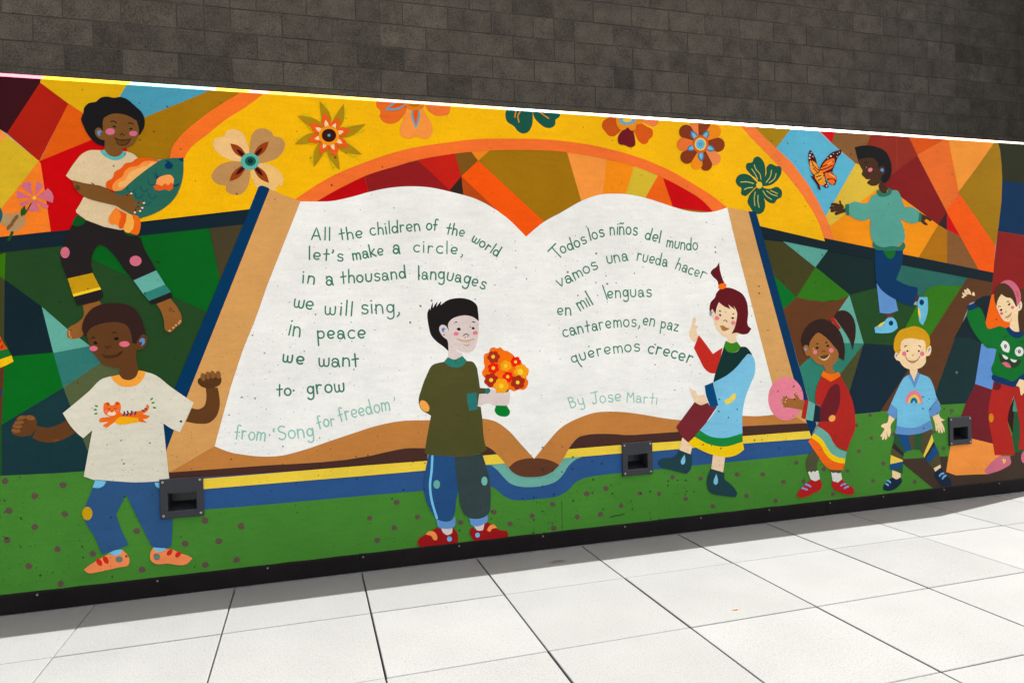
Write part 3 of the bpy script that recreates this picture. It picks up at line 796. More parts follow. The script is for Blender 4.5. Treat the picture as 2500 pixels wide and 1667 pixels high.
write(GR, 22, "los", 630,348, 815,298, 88); write(GR, 22, "niños", 882,280, 1228,286, 96, 4)
write(GR, 22, "del", 1322,335, 1515,382, 88); write(GR, 22, "mundo", 1597,430, 2000,474, 86, -14)
sub('text_line#10')
write(GR, 21, "vamos", 232,955, 732,700, 92); write(GR, 21, "una", 850,652, 1115,608, 90)
write(GR, 21, "rueda", 1220,606, 1610,688, 90); write(GR, 21, "hacer", 1708,715, 2078,845, 86)
sub('text_line#11')
write(GR, 22, "en", 210,1298, 390,1304, 92); write(GR, 21, "mıl", 500,1245, 668,1160, 108)
write(GR, 22, "l", 838,1105, 855,1098, 105); write(GR, 21, "enguas", 852,1086, 1412,1072, 90, 4)
X('V')
sub('text_line#12')
write(GR, 21, "cantaremos,", 292,440, 1262,296, 92, 34); write(GR, 21, "en", 1298,272, 1446,296, 88); write(GR, 21, "paz", 1522,318, 1745,362, 88)
sub('text_line#13')
write(GR, 21, "queremos", 402,768, 1264,612, 90, 34); write(GR, 26, "crecer", 1358,632, 1912,776, 94, 14)
sub('text_line#14')
write(GL, 19, "By", 385,1338, 560,1285, 88); write(GL, 19, "Jose", 655,1280, 1025,1248, 90); write(GL, 18, "Martı", 1095,1256, 1482,1288, 82)

# ---- painted children.  A child's bare skin is the part itself; hair and clothing are its sub-parts
SKIN_L = (248,214,162); PINK = (226,118,132); INK = (34,28,28)
BLUE_AID = (96,146,200)

part('painted_child', 'painted child in cream shirt hugging a teal fish')
X('A')
sub('hair')
blob((28,25,25), "1010,1015! 930,990 870,935 825,870 800,815 778,750 800,690 810,640 850,600 920,585 970,545 1030,537 1090,548 1150,540 1210,558 1265,600 1310,640 1360,690 1385,760 1380,830 1340,900! 1100,950!")
sub('face')
F1 = (128,84,36)
blob(F1, "990,865! 985,780 995,740! 1060,706 1150,700 1230,722 1310,768! 1332,860 1315,930 1275,995 1200,1026 1170,1034! 1172,1075 1110,1112 1040,1095 1003,1055! 1003,955! 960,942 918,905 915,850 945,832")
sub('foot')
blob((152,96,42), "G:792,180! 945,122! 968,172 850,280 800,450 790,468 690,500 660,495 652,400 740,345 800,282 803,240")
sub('foot#2')
blob((152,96,42), "G:1500,165! 1632,112! 1700,200 1740,290 1735,350 1690,385 1620,437 1590,420 1570,320 1540,230")
X('G')
for x, y in ((1725,330),(1712,348),(1685,368),(1660,392),(1625,420)): ell((232,170,110), x, y, 11, 8)
sub('foot')
for x, y in ((662,430),(664,450),(668,468),(680,486)): ell((226,160,100), x, y, 8, 6)
sub('foot#2'); line((110,66,24), 9, "1625,200 1645,215 1632,232 1620,222")
X('A'); sub('face')
line(INK, 10, "1062,776 1085,770 1115,788"); line(INK, 10, "1228,792 1252,788 1275,800")
blob(INK, "1072,822! 1095,812 1118,835! 1098,832"); blob(INK, "1232,848! 1252,835 1276,848! 1255,853")
ell((216,112,136), 1057, 871, 45, 32); ell((216,112,136), 1277, 889, 40, 25)
line((60,40,20), 9, "1155,905 1165,890 1180,898 1192,910")
blob((70,44,16), "1090,920! 1130,940 1180,945 1235,940 1265,928! 1245,960 1225,990 1165,1006 1120,985 1105,945")
blob((104,66,24), "1110,950! 1170,958 1235,952! 1215,985 1165,996 1125,980")
blob(BLUE_AID, "930,870! 950,858 978,875! 958,885 962,915! 938,900")
sub('shirt')
blob((226,198,152), "A:960,1048! 850,1052 790,1082 720,1160 632,1292! 680,1330 705,1342! 760,1355! F:960,212! 1100,262! 1180,300! 1100,400! 960,367! 820,320! 803,318! 765,390 728,448! 732,468! 760,490 850,552 950,592 1060,625 1190,636! 1300,300! A:1335,1140! 1280,1085 1205,1058! 1110,1130!")
sub('collar')
blob((96,182,166), "953,1056! 1002,1044! 1035,1088 1105,1112 1160,1088 1180,1054! 1213,1068! 1190,1112 1110,1146 1010,1112")
sub('trousers')
X('F')
blob((40,33,32), "828,540! 690,588! 640,680 610,780 582,860 590,950 620,1030 650,1105! 775,1090! 892,1045! 873,970 880,900 910,822 955,779 1000,790 1060,840 1120,910 1180,1000 1285,1120! 1498,1020! 1450,930 1390,830 1345,705! 1290,690 1230,672 1180,640! 1000,605!")
blob((12,86,32), "742,488! 705,540 688,580! 735,600 790,582 830,545!"); blob((12,86,32), "1175,630! 1200,672 1250,690 1320,690! 1340,600!")
poly((202,152,12), "648,1098 888,1044 968,1200 705,1272"); poly((250,208,40), "696,1246 958,1180 970,1202 708,1274")
blob((40,33,33), "707,1272! 970,1202! 988,1265 960,1300 850,1335 740,1354!")
poly((104,174,154), "1280,1116 1497,1020 1582,1155 1370,1242"); poly((50,130,112), "1370,1242 1582,1155 1640,1226 1428,1312"); poly((38,32,34), "1428,1312 1640,1226 1652,1275 1450,1348")
ell((214,112,126), 625, 850, 44, 54); ell((214,112,126), 1299, 930, 57, 50)

part('painted_fish', 'teal painted fish with orange fins in the arms of a child')
X('A')
blob((236,96,16), "1520,1145! 1440,1125 1370,1120 1310,1128 1262,1162 1200,1175 1160,1220 1100,1258 1080,1312 1020,1355 1018,1400 1090,1440! 1250,1350!")
blob((250,150,66), "1540,1165! 1440,1150 1370,1160 1330,1195 1240,1215 1190,1260 1180,1290 1100,1350 1075,1410 1095,1442! 1175,1432! 1300,1340!")
blob((255,180,100), "1530,1165! 1450,1170 1420,1190 1330,1220 1250,1255 1200,1330 1130,1375 1140,1400 1200,1400! 1350,1300!")
sub('')
blob((44,106,86), "1757,1122! 1640,1125 1545,1143 1440,1208 1330,1290 1235,1370 1160,1432 1095,1440! F:1180,445! 1335,527! 1450,490 1580,420 1680,320 1735,200 1755,100 A:1758,1190")
BODY = [(1740,1150),(1545,1160),(1440,1225),(1330,1310),(1235,1385),(1170,1445),(1200,1560),(1330,1660),(1450,1630),(1580,1560),(1670,1470),(1725,1350)]
def inside(x, y):
    r = False; n = len(BODY)
    for i in range(n):
        (x1, y1), (x2, y2) = BODY[i], BODY[(i+1) % n]
        if (y1 > y) != (y2 > y) and x < (x2-x1)*(y-y1)/(y2-y1)+x1: r = not r
    return r
for a in range(7):
    for b in range(6):
        cx = 1440 - 62*b + 74*a + 8*(b % 2); cy = 1240 + 62*b + 58*a - 8*(a % 2)
        S_PTS = [(cx-40, cy-22), (cx-30, cy+20), (cx+4, cy+30), (cx+34, cy)]
        if all(inside(*q) for q in S_PTS) and cx + 0.2*cy < 1790:
            line((26,84,90), 9, " ".join("%d,%d" % q for q in S_PTS))
ell((0,58,98), 1617, 1196, 39, 33); line((0,40,84), 10, "1592,1150 1605,1158 1622,1160")
blob((0,58,98), "1708,1128! 1757,1120! 1758,1160! 1725,1150"); blob((0,58,98), "1495,1225! 1500,1280 1540,1320! 1515,1330 1492,1280")
line((0,50,90), 13, "1655,1385 1680,1388 1712,1372")
blob((238,92,24), "1470,1395! 1490,1425 1530,1434 1580,1422 1620,1436 1650,1420 1660,1360! 1560,1350!")
blob((252,160,84), "1492,1375! 1510,1320 1570,1290 1640,1288 1664,1320 1662,1370! 1635,1360 1610,1385 1580,1365 1550,1392 1520,1378")
X('F')
blob((250,136,40), "1108,420! 1070,470 1045,510 1045,560 1075,582 1110,580 1150,612 1180,620! 1210,480!")
blob((236,92,8), "1140,445! 1160,500 1140,570 1150,622 1190,610 1205,560 1215,480!")
blob((255,176,76), "1215,480! 1205,560 1183,620 1205,655 1245,662 1275,620 1285,560 1275,500 1255,485")
blob((240,110,20), "1262,487! 1320,502 1342,540 1345,620 1320,680 1240,662! 1275,620 1285,560")
back_to('painted child in cream shirt hugging a teal fish')
X('A')
sub('arm')
blob(F1, "F:700,160! 760,175 860,200 960,212 1040,250 1180,305 1240,285 1290,350 1300,420 1260,455 1200,452 1110,402 960,367 820,322 740,262 705,200")
X('F')
for s in ("1200,330 1230,305 1258,288","1250,370 1310,372 1378,377","1250,405 1310,412 1363,424","1240,430 1290,440 1342,452","1200,440 1250,452 1292,467"): line(F1, 26, s)
for x, y in ((1258,287),(1380,377),(1364,424),(1343,454),(1293,468)): ell((240,222,190), x, y, 11, 8)
for x, y in ((1218,302),(1330,374),(1322,414),(1300,440)): ell((70,45,18), x, y, 10, 7)
ell((96,64,30), 744, 232, 24, 26)


part('painted_child', 'painted child in tiger shirt with both fists raised')
X('G')
F2 = (104,64,30)
sub('hair')
blob((58,36,30), "820,470! 790,420 790,370 820,285 890,205 990,165 1100,157 1200,168 1290,212 1350,300 1385,400 1400,480! 1300,545! 1050,480!")
sub('face')
blob(F2, "832,452! 875,392 950,360 1050,340 1150,343 1212,368 1250,430 1268,540! 1305,545! 1330,495 1372,455 1402,470 1408,520 1390,570 1350,600 1308,604! 1305,690 1325,790 1312,850 1240,892 1160,860 1143,815 1155,775! 1085,768 1000,745 940,690 880,610 850,530")
sub('arm')
blob(F2, "640,1270! 560,1318 480,1345 350,1330! 330,1400! 310,1445! 400,1480 500,1487 600,1462 720,1396!")
blob(F2, "350,1345! 348,1270 320,1235 270,1230 200,1232 150,1280 115,1350 118,1400 180,1428 300,1420!")
for x, y, a in ((205,1258,-15),(292,1252,10),(185,1300,-5),(170,1333,5),(155,1373,5)): ell((140,90,44), x, y, 44, 24, a)
for s in ("165,1280 215,1272 250,1262","150,1318 200,1318 222,1310","128,1352 170,1358 215,1352"): line((80,48,22), 6, s)
sub('arm#2')
blob(F2, "1780,1288! 1900,1308 2000,1300 2070,1240 2103,1140 2100,1050 2085,965! 1970,960! 1975,1080 1955,1140 1900,1170 1835,1160!")
blob((92,56,28), "1985,972! 1930,952 1895,915 1895,890 1930,860 2060,860 2112,860 2110,930 2045,968!")
for x, y in ((1945,862),(1992,848),(2035,840),(2090,842)): ell((140,92,46), x, y, 25, 38, -8)
for s in ("1968,840 1972,885","2012,830 2016,880","2064,830 2068,880","1905,905 1920,890"): line((80,48,22), 6, s)
sub('arm'); ell((120,74,30), 540, 1465, 30, 12, -15)
sub('face')
line((48,30,18), 9, "880,492 895,482 910,490"); line((48,30,18), 9, "1078,442 1098,434 1118,442")
blob((30,22,22), "892,535! 915,520 938,540! 918,552"); blob((30,22,22), "1088,498! 1115,482 1145,494! 1118,512")
ell((232,112,128), 1192, 548, 50, 28); ell((232,112,128), 898, 590, 39, 25)
line((66,40,20), 8, "1010,580 1030,572 1070,575"); line((66,40,20), 8, "1022,590 1045,592")
blob((66,40,20), "970,645! 1060,655 1140,630 1185,605! 1160,645 1080,680 1000,676")
line((100,62,32), 6, "985,660 1060,668 1130,645")
blob(BLUE_AID, "1330,525! 1360,490 1388,500! 1385,540 1350,572! 1360,530")
sub('shirt')
SH = (224,216,190)
blob(SH, "1062,855! 980,880 860,992 700,1128 603,1208! 680,1332 742,1400 800,1447! 886,1370! H:850,190! 804,440! 900,472 1200,494 1480,500 1622,466! 1590,180! G:1565,1305! 1650,1360 1722,1390! 1790,1250 1855,1108! 1640,960 1462,832 1400,815! 1240,940!")
O1 = (242,112,26)
blob(O1, "990,1185! 1005,1110 1040,1104 1060,1130 1095,1128 1110,1098 1140,1100 1160,1150 1155,1200 1300,1190 1380,1172 1410,1120! 1428,1140 1410,1190 1370,1215! 1435,1240 1400,1262 1375,1265 1410,1300! 1330,1290 1120,1285 1060,1320 1020,1345 988,1330 1040,1290! 950,1285 950,1272 1060,1240! 1010,1220")
blob((252,176,20), "1100,1290! 1120,1262 1320,1250! 1330,1285 1260,1305 1110,1302")
for s in ("1190,1195 1192,1215 1182,1230","1222,1190 1228,1212 1215,1230","1262,1188 1265,1205 1250,1225","1300,1195 1300,1208 1292,1220","1365,1180 1380,1188","1390,1165 1402,1172"): line((62,60,96), 14, s)
for x, y, r in ((1037,1120,14),(1125,1118,12)): ell((205,60,20), x, y, r, r)
ell((236,120,130), 1017, 1188, 14, 12); ell((236,120,130), 1125, 1183, 14, 12)
blob((250,214,180), "1028,1215 1050,1192 1075,1198 1100,1190 1112,1212 1090,1230 1050,1230"); ell((214,40,30), 1072, 1192, 10, 8)
line((70,50,60), 7, "1035,1165 1050,1168 1060,1165"); line((70,50,60), 7, "1095,1162 1105,1166 1118,1162")
for x, y, a in ((925,1140,20),(915,1175,5),(920,1212,-15),(1453,1072,-40),(1467,1108,-15),(1480,1155,10)): ell((70,150,56), x, y, 17, 9, a)
ell((40,36,30), 1733, 1286, 11, 11)
sub('collar')
blob((250,166,60), "1060,857! 1143,840! 1180,880 1240,892 1300,862 1328,798! 1402,812! 1370,882 1310,940 1230,958 1150,946 1095,905")
sub('trousers')
X('H')
blob((50,88,126), "915,470! 1100,485 1300,496 1600,480! 1655,830! 1645,1050 1640,1100 1600,1122 1462,1116! 1410,1020 1300,800 1208,610! 1160,710 1112,800! 1160,940 1232,1092! 1100,1142 980,1182! 905,1010 815,860 800,790 835,690 893,545!")
blob((122,194,220), "915,474! 1018,485! 1000,522 960,547 888,546!"); blob((122,194,220), "1483,498! 1600,490! 1600,555! 1530,552 1495,535")
ell((206,158,14), 838, 793, 49, 64)
sub('sock')
blob((122,194,220), "1040,1175! 1100,1145 1170,1135! 1162,1178 1115,1195")
sub('sock#2')
blob((122,194,220), "1465,1116! 1595,1126! 1560,1152 1500,1157")
sub('shoe')
OR = (246,142,82)
blob(OR, "1040,1178! 1085,1193 1130,1190 1160,1175 1172,1138! 1215,1180 1242,1240 1225,1290 1150,1306 950,1350 850,1363 803,1330! 850,1293 950,1230")
for x, y, a in ((952,1258,55),(1015,1237,60)): ell((216,44,32), x, y, 40, 24, a)
ell((112,130,108), 1143, 1231, 35, 30)
sub('shoe#2')
blob(OR, "1465,1118! 1500,1155 1560,1152 1595,1130! 1660,1140 1720,1170 1800,1195 1845,1220! 1790,1275 1600,1272 1480,1270 1445,1240 1440,1180")
for x, y, a in ((1625,1165,-50),(1707,1183,-50)): ell((216,44,32), x, y, 36, 22, a)
ell((112,130,108), 1503, 1207, 32, 33)

part('painted_child', 'painted child with black hair holding out a bouquet')
X('J')
S3 = (226,206,194)
sub('hair')
blob((34,28,26), "570,698! 520,652 450,600 400,540 380,470 368,400 365,330 383,282! 392,305! 400,270 416,225! 418,282! 440,245 463,220! 450,272! 475,240 500,215! 490,255! 560,207 640,188 720,190 790,213 838,255 850,320 857,405! 700,450!")
sub('face')
blob(S3, "570,502! 565,430 600,387 660,362 730,352 800,368 856,406! 855,500 843,590 800,690 750,710 695,705! 700,745! 650,785! 560,765! 566,660 552,585 520,560 490,520 478,470 500,443 540,452")
sub('hand')
blob(S3, "835,1098! 930,1100 960,1068 985,1052 1030,1090 1120,1090 1150,1078 1152,1140 1140,1200 1120,1220 1010,1217 960,1195 842,1224!")
sub('face')
for x, y in ((640,528),(822,520)): ell((240,128,134), x, y, 25, 19)
blob(INK, "620,432! 640,410 657,422! 640,420"); blob(INK, "787,415! 808,408 826,424! 806,420")
blob(INK, "642,480! 668,468 688,488! 665,500"); blob(INK, "785,475! 802,462 820,480! 800,488")
line((60,48,44), 8, "708,548 725,532 745,532 760,545"); line((206,150,90), 9, "650,580 700,592 760,592 812,578"); line((236,190,140), 7, "680,600 740,606 780,600")
line((150,110,90), 6, "722,632 745,642 765,632")
ell((58,46,44), 728, 555, 5, 4); ell((58,46,44), 750, 556, 5, 4); ell(INK, 775, 461, 6, 5)
blob((76,140,204), "500,480! 520,470 542,490! 525,490 528,515! 505,505")
line((242,232,224), 10, "645,685 680,705 720,708")
sub('jumper')
blob((84,82,40), "522,795! 410,830 360,920 310,1050 282,1180 300,1240 400,1310! K:595,135! 560,330 532,492! 640,525 800,540 960,520 1100,478 1132,462! 1112,400 1085,150! J:875,1225! 845,1222! 860,1102! 920,1100! 930,1050! 868,1045! 850,920 835,845 800,797 740,788! 640,850!")
ell((250,170,74), 338, 1218, 62, 38, 55)
sub('collar')
blob((46,126,106), "523,797! 560,752! 620,774 700,740! 742,786! 700,835 640,850 570,835")
sub('cuff')
blob((46,122,112), "742,1098! 835,1088! 846,1250! 765,1262! 750,1190")
sub('cuff#2')
blob((46,122,112), "920,1053! 952,1047 968,1065 945,1100 912,1098!")
sub('trousers')
X('K')
blob((40,82,126), "575,510! 548,620 530,750 530,870 560,970 620,1080 665,1132 720,1143 780,1136 820,1070 835,950 852,860 845,700 830,525!")
blob((58,72,70), "822,530! 835,700 860,870 880,1000 920,1080 1000,1116 1080,1110 1150,1062 1165,950 1166,830 1132,650 1085,495! 960,520!")
line((124,196,222), 22, "608,522 602,650 586,800 604,950 632,1050 652,1112")
ell((104,176,156), 650, 790, 32, 41); ell((122,186,166), 1106, 758, 29, 43)
sub('sock'); blob((106,152,198), "648,1122! 665,1195 760,1216 820,1190 828,1098! 780,1138 720,1145"); blob(S3, "692,1210! 712,1250 750,1274 795,1252 800,1208! 745,1216")
sub('sock#2'); blob((106,152,198), "960,1112! 985,1182 1040,1192 1130,1152 1138,1085! 1080,1112 1010,1120"); blob(S3, "1008,1190! 1040,1230 1090,1226 1106,1168! 1050,1190")
sub('shoe'); blob((160,26,26), "648,1203! 690,1215 710,1255 750,1273 792,1262 806,1203! 840,1240 855,1300 850,1352! 700,1367 500,1392 465,1350 480,1310 560,1260")
blob((252,150,74), "545,1268! 570,1240 620,1240 655,1290 652,1318 625,1322 600,1285"); ell((110,186,216), 772, 1310, 23, 25)
sub('shoe#2'); blob((160,26,26), "988,1198! 1040,1230 1090,1226 1110,1165 1140,1148! 1180,1180 1250,1225 1330,1245 1332,1290! 1100,1322 1010,1327 980,1290 965,1230")
blob((252,150,74), "1130,1225! 1155,1185 1195,1172 1228,1205! 1180,1215 1155,1242"); ell((110,186,216), 1040, 1274, 22, 23)

part('painted_bouquet', 'painted bouquet of orange and red blooms with green leaves')
X('J')
sub('leaves')
blob((0,130,46), "1022,1212! 1125,1215! 1155,1280 1140,1308 1080,1318 1030,1298 1008,1262"); blob((0,124,44), "1008,1040! 1030,1092! 1090,1090 1138,1080 1155,1040!")
sub('')
blob((250,116,6), "905,790 915,720 955,705 965,672 1000,657 1030,668 1060,657 1100,688 1130,692 1160,712 1192,735 1210,770 1265,800 1285,840 1330,860 1325,920 1310,945 1330,985 1290,1062 1240,1060 1195,1077 1150,1060 1100,1080 1040,1085 1000,1045 960,1040 920,1000 925,960 897,930 888,890 910,860")
for c, x, y, r in (((176,50,28),998,750,62),((238,30,12),1210,795,52),((250,164,16),1115,835,56),((238,30,12),996,855,56),((250,164,16),1262,888,72),((176,46,24),975,970,70),((236,26,12),1135,940,54),((172,46,24),1230,992,70),((250,166,18),1070,1025,74)):
    scal(c, x, y, r, 6, .2, r*.1)
for x, y, r in ((993,747,18),(1208,797,15),(1113,833,18),(995,855,17),(1254,892,28),(974,970,19),(1133,938,16),(1228,992,18),(1070,1027,23)): ell((254,208,54), x, y, r, r)

part('painted_child', 'painted child with red topknot hair in a pale blue robe, waving')
X('L')
sub('face')
S4 = (242,210,166)
blob(S4, "1195,540! 1160,655! 1145,620 1120,605 1100,630 1102,670 1130,692 1150,760 1190,830 1250,875 1272,882! 1272,925! 1320,945! 1365,925! 1362,860 1390,840! 1350,800! 1380,690! 1355,560!")
sub('hand')
blob(S4, "962,922! 915,880 910,820 930,770 948,690 962,682 972,695 966,760 990,768 990,780 978,800 990,860! 1000,875!")
sub('hair')
HR = (104,23,29)
blob(HR, "1195,155! 1205,240 1225,310 1250,368! 1190,388! 1178,340 1130,290 1113,260 1130,230 1170,200")
blob(HR, "1200,415! 1165,460 1157,490 1115,540 1102,590 1105,640! 1130,605! 1160,655! 1170,600 1192,540! 1240,578 1302,606! 1283,563! 1350,615! 1328,570! 1355,610 1367,650 1362,700 1340,790 1313,842! 1360,832 1420,848 1470,838 1503,792! 1475,770 1472,640 1460,540 1420,465 1350,420 1270,400")
ell((252,118,12), 1225, 388, 42, 28, -20)
sub('face')
for x, y in ((1175,693),(1330,737)): ell((240,134,136), x, y, 22, 21)
ell(INK, 1203, 625, 10, 7, 30); ell(INK, 1331, 651, 9, 6, -10); blob(INK, "1190,655! 1205,652 1217,672! 1203,672"); blob(INK, "1308,688! 1325,682 1340,692! 1328,702")
line(INK, 8, "1236,718 1255,712 1272,728"); blob((190,130,66), "1200,765! 1235,762 1265,785 1293,790! 1270,808 1232,815"); line((130,84,40), 6, "1228,782 1262,795 1292,792")
blob((120,156,200), "1102,640! 1118,625 1136,640! 1122,650 1128,668! 1108,668")
sub('collar'); blob((64,136,28), "1258,908! 1312,932 1366,918! 1405,970! 1360,1012 1320,1024 1270,1007 1238,965!")
sub('sleeve'); blob((204,46,32), "1000,853! 1060,930 1135,1034! 1228,972! 1200,1120! 1160,1218 1110,1216 1070,1190 1000,1070 953,977!")
sub('robe')
blob((128,196,218), "1475,1033! 1440,1065 1370,1150 1280,1230 1137,1305! M:943,330! 990,545! 940,632 812,785! 900,838 1050,858 1222,815! 1220,650 1250,470 1300,340 1340,240 1345,170 1332,100 1310,60!")
blob((18,55,50), "1240,963! 1270,1007 1320,1024 1370,1008 1405,965! 1450,968 1490,1008 1512,1046! 1475,1034 1440,1065 1370,1150 1280,1230 1137,1307! 1160,1210 1205,1080")
blob((240,210,84), "M:1160,430! 1158,465 1110,520 1062,532 1050,500 1098,474 1128,438")
X('M')
blob((26,138,58), "812,782! 900,836 1050,856 1222,812! 1224,898! 1050,940 900,917 760,848!")
blob((255,206,4), "762,845! 900,916 1050,939 1224,893! 1237,966! 1180,1010 1060,1041 950,1022 800,960 702,902!")
sub('trouser_leg'); blob((126,42,48), "765,512! 815,540 890,520! 915,556! 978,560! 850,740 702,902! 650,855 587,752!")
sub('cuff'); blob((0,76,122), "860,358! 938,325! 990,545! 965,560 915,560! 875,450")
sub('hand#2'); blob(S4, "765,514! 742,450 708,362! 740,395 775,415 790,446 858,440! 888,520! 820,542")
sub('leg'); blob(S4, "645,850! 705,902! 740,945! 722,1020! 618,970!"); sub('leg#2'); blob(S4, "938,1020! 1056,1038! 1035,1195! 922,1160!")
sub('boot'); blob((36,68,70), "615,970! 740,1018! 735,1120 720,1165 685,1198! 550,1165 430,1120 415,1085 440,1060 540,1045 590,1020"); leaf((126,196,214), 645, 1112, 668, 1015, 42, 0, .32)
sub('boot#2'); blob((36,68,70), "920,1150! 1047,1188! 1050,1252! 1110,1300 1160,1360 1170,1390 1155,1421! 1050,1410 900,1360 880,1290 890,1220"); leaf((126,196,214), 963, 1306, 972, 1198, 42, 0, .32)

part('painted_child', 'painted child in red dress holding a big pink ball')
X('O')
S5 = (166,106,50)
sub('hair')
blob((56,36,30), "530,132! 560,85 610,68 660,80 710,130 735,200 738,300 725,380 708,452! 690,380 650,300 590,213!")
blob((56,36,30), "240,430! 220,360 235,285 280,215 340,170 410,152 480,170 545,220 595,285 625,380 635,450 627,548! 500,480! 300,450!")
sub('face')
blob(S5, "296,450! 293,395 325,330 375,283 440,318 520,402 573,480 568,530 540,570 512,600! 525,640! 560,700! 440,700! 442,622 430,600 380,582 330,542 300,507 265,500 245,455 236,420 255,400 280,408")
for x, y, r in ((348,467,21),(504,452,23)): ell((238,128,136), x, y, r, r)
blob(INK, "350,430! 370,415 386,425! 370,440"); blob(INK, "455,410! 470,396 486,405! 472,420"); ell(INK, 370, 388, 10, 7); ell(INK, 456, 377, 12, 7, -15)
line((80,48,22), 6, "412,475 420,458 435,455 446,468"); blob((232,200,150), "380,512! 430,500 494,487! 470,530 430,547 400,532"); blob((104,64,28), "386,512! 430,497 488,490! 462,522 430,534 405,528")
blob((140,150,170), "242,432! 262,425 276,440! 262,452 250,458!"); ell((250,200,90), 333, 437, 5, 7)
sub('hair'); poly((178,38,28), "485,150 525,135 597,238 577,253")
sub('collar')
blob((252,116,6), "432,645! 450,665 500,676 550,668 570,655! 593,697 570,735 500,752 440,737 407,690")
sub('dress')
blob((182,42,32), "410,697! 370,790 352,880 354,962! 405,987! 392,1132! 365,1185! 430,1222 500,1330 652,1416! 690,1310 735,1185 732,1080 712,960 680,862 640,780 592,697! 500,752!")
blob((112,32,38), "584,800! 565,774 500,800 450,890 405,987! 392,1000! 395,1128! 480,1130! 540,1070 580,980 590,880")
ell((250,170,84), 511, 1100, 35, 29, -40)
X('Q')
blob((112,176,156), "374,550! 440,590 490,640 520,700 570,760 652,794! 637,860! 570,847 500,807 460,747 420,682 333,616!")
blob((255,206,8), "335,616! 420,680 460,745 500,805 570,845 638,858! 632,907! 560,897 490,862 440,802 395,722 310,658!")
blob((246,108,22), "312,656! 395,720 440,800 490,860 560,895 633,904! 616,955 605,970 520,970 440,922 380,842 283,693!")
sub('cuff'); X('O'); poly((182,40,32), "243,925 289,925 259,1111 217,1096"); poly((110,176,158), "287,930 351,966 330,1127 257,1112"); poly((24,46,56), "350,966 396,990 398,1137 329,1128")
sub('leggings'); X('Q'); blob((84,84,56), "335,770! 285,820 262,900 275,988! 375,980! 365,930 390,850!"); poly((84,84,56), "498,966 600,966 597,1000 503,1000")
sub('sock'); blob((226,222,204), "279,985! 300,980 312,990 330,976 348,985 362,972 380,972! 396,1058! 350,1078 308,1060!")
sub('sock#2'); blob((226,222,204), "501,985! 520,995 545,990 570,998 596,993! 607,1055! 560,1088 516,1074!")
sub('shoe'); blob((188,34,32), "310,1056! 350,1072 393,1052! 415,1100 405,1145 340,1185 200,1228 172,1213! 190,1170 250,1110")
for s in ("258,1103 285,1112 305,1125","222,1138 250,1146 272,1154"): line((140,160,214), 17, s)
sub('shoe#2'); blob((188,34,32), "516,1070! 560,1086 607,1052! 640,1095 720,1150 720,1195! 680,1203 580,1175 515,1135 508,1090")
for s in ("597,1115 615,1103 638,1100","630,1140 645,1130 665,1126"): line((140,160,214), 17, s)

part('painted_ball', 'round pink painted ball held against the book edge')
X('M'); ell((238,134,148), 1636, 481, 169, 208, 0, 36)
blob(S5, "1818,500! 1775,490 1752,455 1742,428 1722,415 1714,430 1730,478! 1690,480 1600,470 1594,480 1650,494! 1590,504 1594,517 1655,526! 1600,538 1606,550 1680,568 1740,580 1798,590!")
for x, y in ((1602,476),(1642,484),(1600,510),(1632,513),(1606,545),(1722,422),(1738,438)): ell((240,210,160), x, y, 6, 5)

part('painted_child', 'painted child with blond hair in a sky blue rainbow shirt')
X('O')
sub('hair')
blob((216,158,18), "1152,495! 1112,460 1107,360 1130,300 1160,262 1230,236 1300,220 1360,236 1420,280 1445,330 1447,410 1412,485! 1280,450!")
sub('face')
blob(SKIN_L, "1154,492! 1166,440 1180,362 1260,335 1330,346 1396,362 1410,482! 1425,430 1455,407 1462,450 1440,502 1413,508 1410,560 1370,612 1330,628! 1328,700! 1300,752! 1262,700! 1255,633! 1210,616 1175,582 1160,556 1125,540 1110,500 1122,472")
for x, y in ((1203,484),(1374,484)): ell((230,122,132), x, y, 21, 23)
for x, y in ((1233,458),(1343,458)): ell((56,44,24), x, y, 10, 9)
line(INK, 9, "1206,420 1216,407 1226,408"); line(INK, 9, "1338,408 1350,408 1360,420"); line((200,150,100), 6, "1280,508 1285,488 1292,508")
blob((222,168,110), "1230,543! 1280,548 1335,540! 1305,560 1280,565"); line((60,36,20), 7, "1215,513 1235,545 1280,562 1325,548 1352,510"); line((200,150,100), 6, "1255,565 1280,578 1305,568")
line(BLUE_AID, 11, "1128,512 1126,495 1140,492"); line(BLUE_AID, 11, "1438,460 1440,440 1450,434")
X('Q')
sub('arm')
blob(SKIN_L, "1058,440! 1114,478! 1072,548 1076,600 1058,652 1030,600! 1040,660 1022,683! 1015,640! 1010,672 990,678! 995,640! 982,650 976,640! 1012,572 980,548 1000,528 1040,515")
sub('arm#2')
blob(SKIN_L, "1473,455! 1532,424! 1545,460 1592,492! 1556,500! 1590,585 1588,612! 1562,560! 1570,612 1560,616! 1540,560! 1542,612 1530,610! 1520,560! 1516,595 1505,590! 1498,530")
sub('ankle')
blob(SKIN_L, "1090,962! 1168,1000! 1168,1050! 1130,1058 1088,1040!"); sub('ankle#2'); blob(SKIN_L, "1480,940! 1548,912! 1556,955! 1500,988!")
sub('trousers')
poly((46,86,52), "1112,625 1462,575 1482,690 1532,800 1552,912 1475,952 1425,905 1395,848 1385,820 1350,772 1300,770 1230,778 1200,808 1190,870 1188,1002 1075,962 1066,912 1072,822 1100,705")
